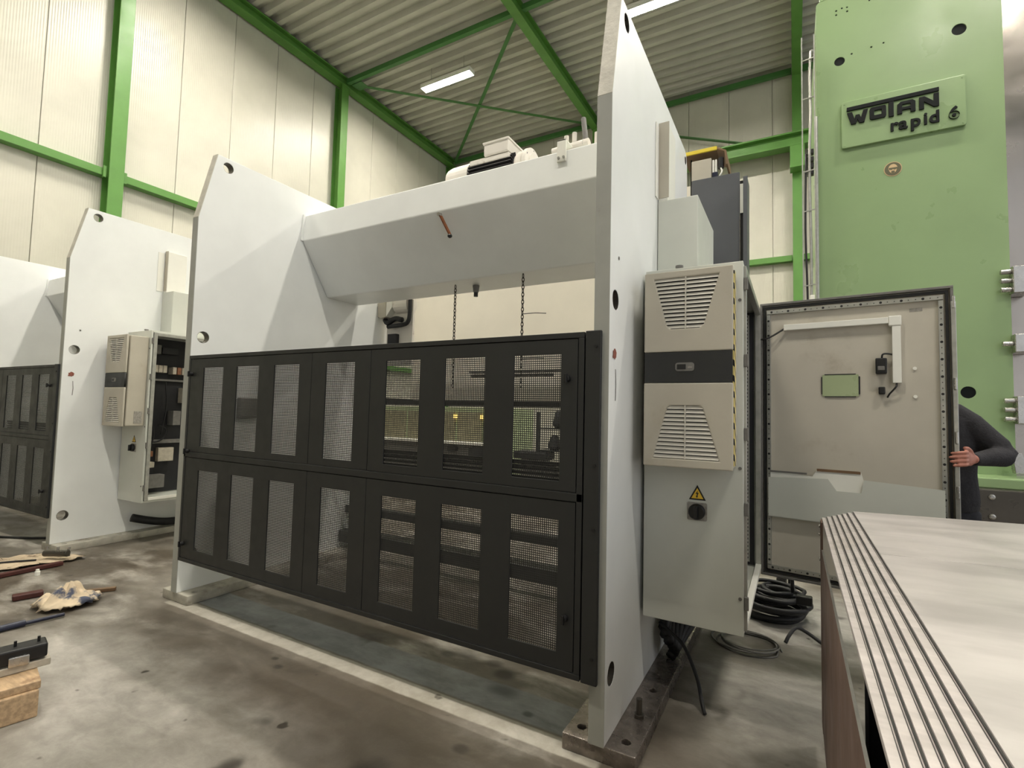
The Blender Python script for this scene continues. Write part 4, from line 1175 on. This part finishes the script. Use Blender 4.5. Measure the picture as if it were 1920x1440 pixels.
# cable ladder beside the green column
cl = thing('cable_ladder', 'slim galvanised cable ladder beside the green column', 'cable ladder', (0.14, 5.9, 0))
for x in (0.088, 0.2):
    MB().bar((x, 5.9, 0.05), (x, 5.9, 5.46), 0.012, 0.012, (0, 1, 0)).build('rail', 'galv', cl)
z = 0.4
k = 0
while z < 5.5:
    MB().bar((0.088, 5.9, z), (0.2, 5.9, z + 0.012), 0.01, 0.01).build('rung', 'galv', cl)
    z += 0.42 if k % 2 else 0.78
    k += 1
MB().tube([(0.2, 5.95, 5.3), (0.17, 5.92, 5.28), (0.16, 5.92, 5.0), (0.165, 5.92, 4.6), (0.15, 5.92, 4.1), (0.16, 5.92, 3.0), (0.15, 5.92, 2.0), (0.15, 5.92, 0.1)], 0.014, 8).build('conduit', 'galv', cl, smooth=True)
MB().tube([(0.12, 5.93, 4.2), (0.11, 5.92, 3.4), (0.125, 5.93, 2.6), (0.12, 5.93, 1.5)], 0.01, 8).build('loose_cable', 'rubber', cl, smooth=True)
MB().cyl((0.215, 5.97, 0.05), (0.215, 5.97, 4.6), 0.016, 10).build('standpipe', 'galv', cl)
for z in (4.05, 4.12, 4.2, 3.98):
    MB().box(0.13, 0.19, 5.93, 5.99, z, z + 0.05).build('cable_clamp', 'black', cl, bevel=0.004)
MB().box(0.145, 0.185, 5.88, 5.92, 2.58, 2.7).build('junction', 'whitetrim', cl, bevel=0.004)

# ------------------------------------------------------------------ things far behind the press, seen through the perforated guard
lk = thing('far_enclosure', 'dim olive grey machine enclosure seen through the middle mesh windows', 'machine', (-5.9, 8.0, 0))
MB().box(-7.6, -4.35, 7.7, 8.6, 0.0, 1.5).build('body', 'ghost_green', lk, bevel=0.01)
for x in (-7.0, -6.4, -5.8, -5.2, -4.6):
    MB().box(x - 0.27, x + 0.27, 7.68, 7.7, 0.75, 1.42).build('panel', 'olive', lk, bevel=0.006)
MB().box(-7.6, -4.35, 7.4, 7.7, 0.84, 0.88).build('ledge', 'whitetrim', lk, bevel=0.004)
MB().box(-7.6, -4.35, 7.5, 7.7, 0.0, 0.84).build('plinth', 'component', lk)
MB().box(-5.5, -5.32, 7.42, 7.55, 0.70, 0.80).build('clamp', 'black', lk, bevel=0.01)
MB().box(-5.0, -4.7, 7.38, 7.5, 0.60, 0.80).build('tray', 'inside', lk, bevel=0.01)
for i, x in enumerate((-5.51, -4.93)):
    MB().cyl((x, 7.66, 1.29), (x, 7.66, 1.37), 0.035, 12).build('amber_lens', 'signlight', lk)
rk = thing('far_rack', 'dim rack of dark machine parts seen through the right hand mesh window', 'rack', (-3.15, 6.7, 0))
for x in (-3.27, -2.9):
    MB().box(x - 0.02, x + 0.02, 6.6, 6.66, 0, 1.45).build('upright', 'dark', rk)
for z in (0.5, 0.88, 1.2):
    MB().box(-3.25, -2.92, 6.6, 6.85, z, z + 0.02).build('shelf', 'dark', rk)
for x, z, w_, h_ in ((-3.05, 0.9, 0.2, 0.22), (-3.0, 1.22, 0.16, 0.25), (-3.1, 0.52, 0.2, 0.2)):
    MB().lathe([(w_ * 0.3, 0), (w_ * 0.5, h_ * 0.2), (w_ * 0.4, h_ * 0.6), (w_ * 0.2, h_)], (x, 6.72, z), (0, 0, 1), 12).build('machine_part', 'inside', rk)
MB().box(-3.62, -3.07, 6.5, 6.8, 0.76, 0.87).build('vice', 'inside', rk, bevel=0.02)
MB().box(-3.5, -3.15, 6.52, 6.78, 0.0, 0.76).build('vice_stand', 'component', rk, bevel=0.01)
ib = thing('plate_box', 'small grey box inside the far plate behind the second mesh window', 'box', (-3.92, 2.52, 1.33))
MB().box(-3.919, -3.88, 2.445, 2.6, 1.335, 1.5).build('box_body', 'component', ib, bevel=0.006)
MB().box(-3.88, -3.875, 2.46, 2.585, 1.35, 1.485).build('box_lid', 'component', ib, bevel=0.002)
sh_ = thing('rear_shelf', 'thin dark tool rail on the rear cover behind the guard', 'rail', (-1.9, 3.72, 1.78))
MB().box(-2.5, -1.62, 3.66, 3.779, 1.775, 1.79).build('shelf_plate', 'component', sh_)
MB().cyl((-2.5, 3.7, 1.75), (-1.7, 3.7, 1.75), 0.012, 8).build('rod', 'dirtysteel', sh_)

# ------------------------------------------------------------------ clutter on the floor at the left
def crumple(name, cx, cy, lx, ly, h, seed, mat, label, cat, rot=0.0, n=22, edge=0.5):
    mb = MB()
    vs_ = []
    for j in range(n + 1):
        for i in range(n + 1):
            u, v = i / n - 0.5, j / n - 0.5
            wob_ = 1 + 0.35 * noise.noise((u * 3 + seed, v * 3, 1.7))
            rr = math.hypot(u, v) * 2
            k = min(1.0, 0.5 * (1.15 / max(rr, 1e-6))) if rr > 1.0 else 1.0
            x = u * lx * wob_ * k
            y = v * ly * wob_ * k
            f_ = max(0.0, 1 - rr * edge)
            ridge = abs(noise.noise((u * 5 + seed, v * 5 + seed, 0.3)))
            z = 0.006 + h * f_ * (0.35 + 0.9 * ridge) + 0.01 * noise.noise((u * 14, v * 14, seed))
            c, s = math.cos(rot), math.sin(rot)
            vs_.append((cx + c * x - s * y, cy + s * x + c * y, max(z, 0.003)))
    mb.add(vs_, [(j * (n + 1) + i, j * (n + 1) + i + 1, (j + 1) * (n + 1) + i + 1, (j + 1) * (n + 1) + i) for j in range(n) for i in range(n)])
    o = mb.build(name, mat, loc=(cx, cy, 0), smooth=True)
    sd = o.modifiers.new('thickness', 'SOLIDIFY'); sd.thickness = 0.004; sd.offset = 1
    return tag(o, label, cat)
crumple('cleaning_rag', -4.52, 1.66, 0.36, 0.36, 0.24, 2.1, 'rag', 'crumpled oily cloth on the floor near the wooden block', 'rag', rot=0.3, edge=0.85)
crumple('cardboard_sheet', -5.95, 1.85, 0.5, 0.75, 0.03, 6.3, 'card', 'oil soaked cardboard sheet in front of the farther press', 'cardboard', rot=-0.45, edge=0.25)
crumple('paper_scrap', -4.6, 1.2, 0.16, 0.2, 0.03, 9.3, 'rag', 'small pale paper scrap at the left picture edge', 'paper', rot=0.2)
tl = thing('pipe_clamp', 'dark pipe clamp lying on the cardboard sheet', 'clamp', (-5.78, 2.0, 0.03))
MB().cyl((-5.85, 1.95, 0.08), (-5.68, 2.06, 0.08), 0.03, 12).build('clamp_body', 'dirtysteel', tl, bevel=0.005)
for p in ((-5.86, 1.97), (-5.78, 2.02), (-5.7, 2.07)):
    MB().cyl((p[0], p[1], 0.05), (p[0], p[1], 0.13), 0.012, 8).build('clamp_screw', 'steel', tl)
MB().tube([(-5.86, 1.9, 0.03), (-5.95, 1.75, 0.035), (-6.05, 1.6, 0.03)], 0.008, 6).build('handle', 'rubber', tl)
o = MB().bar((-5.6, 1.45, 0.02), (-5.62, 2.0, 0.02), 0.05, 0.03).build('steel_bar', 'redbrown', loc=(-5.6, 1.7, 0), bevel=0.004)
tag(o, 'long rust red bar lying along the cardboard sheet', 'bar')
o = MB().bar((-4.9, 1.47, 0.022), (-4.86, 1.63, 0.022), 0.07, 0.036).build('wood_wedge', 'redbrown', loc=(-4.88, 1.55, 0), bevel=0.006)
tag(o, 'short red brown block on the floor left of the rag', 'block')
o = MB().bar((-4.66, 1.8, 0.014), (-4.55, 1.96, 0.014), 0.035, 0.026).build('flat_bar', 'rustbrown', loc=(-4.6, 1.88, 0), bevel=0.004)
tag(o, 'small brown flat bar behind the crumpled rag', 'bar')
br_ = thing('blue_rod', 'dark blue stepped rod on the floor at the left edge', 'rod', (-4.3, 1.35, 0))
MB().cyl((-4.33, 0.9, 0.022), (-4.29, 1.36, 0.022), 0.02, 12).build('thick_end', 'bluerod', br_, bevel=0.003)
MB().cyl((-4.29, 1.36, 0.018), (-4.265, 1.55, 0.018), 0.012, 12).build('thin_end', 'bluerod', br_, bevel=0.003)
sc = thing('scrap_nut', 'tiny pale fitting beside the rust red bar', 'fitting', (-5.45, 1.78, 0))
MB().cyl((-5.45, 1.78, 0.0), (-5.45, 1.78, 0.035), 0.02, 6).build('nut', 'whitetrim', sc, bevel=0.003)
MB().cyl((-5.45, 1.78, 0.035), (-5.45, 1.78, 0.05), 0.012, 10).build('spigot', 'whitetrim', sc)

# timber block carrying a linear rail at the left edge
def tbar(p0, p1, z0, z1, w, name, mat, parent, bevel=0.004):
    return MB().bar((p0[0], p0[1], (z0 + z1) / 2), (p1[0], p1[1], (z0 + z1) / 2), w, z1 - z0).build(name, mat, parent, bevel=bevel)
bl = thing('timber_block', 'rough pine block under the steel rail at the left edge', 'wood block', (-3.3, 0.9, 0))
tbar((-3.18, 0.62), (-3.10, 1.04), 0.0, 0.12, 0.16, 'lower_block', 'wood', bl, 0.006)
tbar((-3.25, 0.62), (-3.15, 1.06), 0.12, 0.155, 0.24, 'top_board', 'wood', bl, 0.004)
rl = thing('linear_rail', 'polished linear rail with black carriage resting on the pine block', 'rail', (-3.3, 0.9, 0.155))
tbar((-3.33, 0.5), (-3.21, 1.12), 0.156, 0.19, 0.07, 'rail_base', 'cream_board', rl)
tbar((-3.33, 0.5), (-3.24, 1.0), 0.19, 0.212, 0.03, 'rail_top', 'steel', rl)
tbar((-3.265, 0.93), (-3.225, 1.11), 0.2, 0.265, 0.10, 'carriage', 'black', rl, 0.008)
tbar((-3.22, 0.97), (-3.2, 1.04), 0.19, 0.235, 0.05, 'carriage_block', 'steel', rl, 0.004)
for p in ((-3.25, 1.0), (-3.23, 1.08)):
    MB().cyl((p[0], p[1], 0.265), (p[0], p[1], 0.29), 0.006, 8).build('grease_nipple', 'black', rl)
tbar((-3.40, 0.6), (-3.37, 0.72), 0.2, 0.26, 0.09, 'second_carriage', 'black', rl, 0.006)

# loose cables near the farther press
o = MB().tube([(-6.15, 2.75, 0.22), (-6.12, 2.9, 0.17), (-6.1, 3.1, 0.13), (-6.08, 3.5, 0.12), (-6.05, 3.9, 0.12)], 0.042, 10).build('hose_loop', 'rubber', loc=(-6.1, 3.0, 0.07), smooth=True)
tag(o, 'thick black hose beneath the farther switch cabinet', 'hose')
o = MB().tube([(-8.2, 1.7, 0.012), (-7.6, 1.9, 0.012), (-7.0, 2.15, 0.012), (-6.6, 2.45, 0.012)], 0.012, 7).build('floor_cable', 'rubber', loc=(-7.4, 2.0, 0), smooth=True)
tag(o, 'thin black cable on the floor under the far left guard', 'cable')

# ------------------------------------------------------------------ the person behind the open door
def loft(mb, secs, ref=(1, 0, 0), n=14):
    """closed tube through (point, rx, ry); rx lies along ref as far as it can"""
    pts = [Vector(q[0]) for q in secs]
    vs_, fs_ = [], []
    for i, q in enumerate(secs):
        d = (pts[min(i + 1, len(pts) - 1)] - pts[max(i - 1, 0)]).normalized()
        r = Vector(ref)
        r = (r - d * r.dot(d))
        r = r.normalized() if r.length > 1e-4 else d.orthogonal().normalized()
        b_ = d.cross(r)
        rx = q[1]
        ry = q[2] if len(q) > 2 else q[1]
        vs_ += [pts[i] + r * rx * math.cos(2 * math.pi * k / n) + b_ * ry * math.sin(2 * math.pi * k / n) for k in range(n)]
    for i in range(len(secs) - 1):
        fs_ += [(i * n + k, i * n + (k + 1) % n, (i + 1) * n + (k + 1) % n, (i + 1) * n + k) for k in range(n)]
    fs_ += [tuple(range(n))[::-1], tuple((len(secs) - 1) * n + k for k in range(n))]
    mb.add(vs_, fs_)
    return mb

def fused(name, mb, mat, parent, voxel, iters):
    o = mb.build(name, mat, parent, smooth=True)
    r = o.modifiers.new('fuse', 'REMESH')
    r.mode = 'VOXEL'
    r.voxel_size = voxel
    r.use_smooth_shade = True
    sm = o.modifiers.new('soften', 'SMOOTH')
    sm.factor = 0.5
    sm.iterations = iters
    return o

pr = thing('person', 'person in dark sweater half hidden behind the door, gripping its edge', 'person', (0.78, 4.08, 0))
sh = (0.885, 4.06, 1.465)
el = (1.075, 4.0, 1.262)
wr = (0.895, 3.80, 1.232)
bd = MB()
# trunk, neck, head
loft(bd, [((0.80, 4.09, 0.86), 0.15, 0.11), ((0.80, 4.09, 0.98), 0.155, 0.11), ((0.79, 4.08, 1.12), 0.135, 0.1), ((0.78, 4.07, 1.32), 0.16, 0.11), ((0.76, 4.06, 1.45), 0.16, 0.095), ((0.735, 4.05, 1.52), 0.08, 0.07), ((0.72, 4.03, 1.56), 0.055, 0.055), ((0.705, 4.0, 1.64), 0.05, 0.052)])
loft(bd, [((0.70, 3.965, 1.60), 0.03, 0.03), ((0.70, 3.965, 1.625), 0.048, 0.055), ((0.697, 3.98, 1.68), 0.067, 0.085), ((0.695, 3.985, 1.735), 0.074, 0.095), ((0.695, 3.99, 1.785), 0.07, 0.092), ((0.695, 3.99, 1.82), 0.048, 0.062), ((0.695, 3.99, 1.832), 0.02, 0.025)])
loft(bd, [((0.695, 3.905, 1.745), 0.008, 0.008), ((0.695, 3.89, 1.715), 0.013, 0.014), ((0.695, 3.895, 1.70), 0.015, 0.012), ((0.695, 3.91, 1.692), 0.008, 0.006)])
for s in (-1, 1):
    loft(bd, [((0.695 + s * 0.07, 4.0, 1.75), 0.006, 0.018), ((0.695 + s * 0.082, 4.005, 1.735), 0.008, 0.026), ((0.695 + s * 0.074, 3.995, 1.70), 0.006, 0.012)], (0, 1, 0))
# arms, legs
loft(bd, [(sh, 0.055), ((0.98, 4.03, 1.37), 0.046), (el, 0.038), ((0.99, 3.905, 1.246), 0.036), (wr, 0.026), ((0.872, 3.765, 1.236), 0.026, 0.03)], (0, 0, 1))
rel, rwr = (0.50, 4.06, 1.2), (0.53, 3.95, 0.98)
loft(bd, [((0.62, 4.06, 1.465), 0.055), (rel, 0.038), (rwr, 0.026), ((0.535, 3.94, 0.92), 0.034, 0.018), ((0.54, 3.935, 0.87), 0.032, 0.014)], (0, 1, 0))
for k, (dx_, ln) in enumerate(((-0.024, 0.07), (-0.008, 0.08), (0.008, 0.075), (0.024, 0.06))):
    loft(bd, [((0.54, 3.935 + dx_, 0.885), 0.009), ((0.545, 3.93 + dx_, 0.885 - ln * 0.6), 0.0085), ((0.55, 3.928 + dx_, 0.885 - ln), 0.007)])
loft(bd, [((0.54, 3.915, 0.94), 0.011), ((0.55, 3.895, 0.905), 0.0105), ((0.553, 3.89, 0.875), 0.008)])
for x, xk in ((0.885, 0.895), (0.715, 0.70)):
    loft(bd, [((x, 4.09, 0.92), 0.085), ((xk, 4.06, 0.5), 0.055), ((xk, 4.09, 0.3), 0.05), ((xk, 4.1, 0.09), 0.038), ((xk, 4.08, 0.05), 0.036)])
# gripping hand: palm beside the door edge, four fingers round its front face, thumb upwards
loft(bd, [((0.878, 3.775, 1.236), 0.028, 0.022), ((0.858, 3.735, 1.24), 0.043, 0.016), ((0.838, 3.70, 1.242), 0.044, 0.014), ((0.828, 3.682, 1.242), 0.038, 0.011)], (0, 0, 1))
for dz, ln in ((0.034, 0.95), (0.0115, 1.06), (-0.0115, 1.0), (-0.034, 0.82)):
    z = 1.242 + dz
    loft(bd, [((0.832, 3.69, z), 0.0105), ((0.824, 3.658, z + 0.002), 0.0105), ((0.815, 3.64, z + 0.001), 0.0102), ((0.815 - 0.036 * ln, 3.628, z - 0.003), 0.0092), ((0.815 - 0.062 * ln, 3.632, z - 0.006), 0.0078), ((0.815 - 0.068 * ln, 3.634, z - 0.007), 0.005)], (0, 0, 1))
loft(bd, [((0.868, 3.755, 1.255), 0.016), ((0.853, 3.722, 1.283), 0.0135), ((0.836, 3.69, 1.297), 0.0118), ((0.82, 3.665, 1.3), 0.0098), ((0.813, 3.655, 1.299), 0.0065)])
body = fused('body', bd, 'skin', pr, 0.0045, 3)
# sweater
sw = MB()
loft(sw, [((0.80, 4.09, 0.90), 0.172, 0.135), ((0.80, 4.09, 0.96), 0.182, 0.142), ((0.795, 4.085, 1.12), 0.172, 0.138), ((0.785, 4.075, 1.30), 0.192, 0.142), ((0.77, 4.065, 1.44), 0.19, 0.125), ((0.75, 4.055, 1.50), 0.13, 0.1), ((0.735, 4.05, 1.54), 0.078, 0.075), ((0.728, 4.045, 1.56), 0.064, 0.064)], n=24)
loft(sw, [((0.80, 4.065, 1.45), 0.085), ((0.87, 4.06, 1.475), 0.086), ((0.925, 4.045, 1.425), 0.08), ((1.0, 4.02, 1.345), 0.07), ((1.055, 4.005, 1.29), 0.064), ((1.078, 3.995, 1.262), 0.055), ((1.06, 3.975, 1.245), 0.058), ((0.99, 3.905, 1.243), 0.052), ((0.93, 3.845, 1.236), 0.043), ((0.895, 3.80, 1.233), 0.036), ((0.876, 3.775, 1.236), 0.036)], (0, 0, 1), n=18)
loft(sw, [((0.72, 4.06, 1.45), 0.085), ((0.64, 4.06, 1.46), 0.084), ((0.58, 4.06, 1.38), 0.074), (rel, 0.058), ((0.515, 4.0, 1.08), 0.05), (rwr, 0.036)], (0, 1, 0), n=18)
fused('sweater', sw, 'sweater', pr, 0.010, 4)
tr_ = MB()
loft(tr_, [((0.80, 4.09, 0.80), 0.16, 0.125), ((0.80, 4.09, 0.90), 0.168, 0.128), ((0.80, 4.09, 0.99), 0.16, 0.12)], n=24)
for x, xk in ((0.885, 0.895), (0.715, 0.70)):
    loft(tr_, [((x, 4.09, 0.90), 0.1), ((x, 4.085, 0.76), 0.096), ((xk, 4.06, 0.5), 0.074), ((xk, 4.085, 0.3), 0.072), ((xk, 4.1, 0.06), 0.062)])
fused('trousers', tr_, 'trousers', pr, 0.012, 3)
for x in (0.895, 0.70):
    MB().prism([(3.89, 0.0), (4.16, 0.0), (4.16, 0.085), (4.06, 0.10), (3.95, 0.06), (3.89, 0.04)], x - 0.05, x + 0.05, 'x').build('shoe', 'black', pr, bevel=0.02, segs=3)
hr = MB()
loft(hr, [((0.695, 4.04, 1.67), 0.06, 0.04), ((0.695, 4.035, 1.74), 0.081, 0.068), ((0.695, 4.015, 1.80), 0.078, 0.092), ((0.695, 4.0, 1.84), 0.052, 0.07), ((0.695, 4.0, 1.85), 0.02, 0.03)])
fused('hair', hr, 'hair', pr, 0.008, 3)
for s in (-1, 1):
    MB().lathe([(0.002, -0.009), (0.008, -0.006), (0.011, 0), (0.008, 0.006), (0.002, 0.009)], (0.695 + s * 0.028, 3.902, 1.74), (0, 1, 0), 10).build('eye', 'eye', body)
    MB().cyl((0.695 + s * 0.028, 3.895, 1.74), (0.695 + s * 0.028, 3.892, 1.74), 0.005, 10).build('pupil', 'black', body)
MB().box(0.675, 0.715, 3.899, 3.91, 1.664, 1.671).build('mouth', 'scuff', body, bevel=0.003)
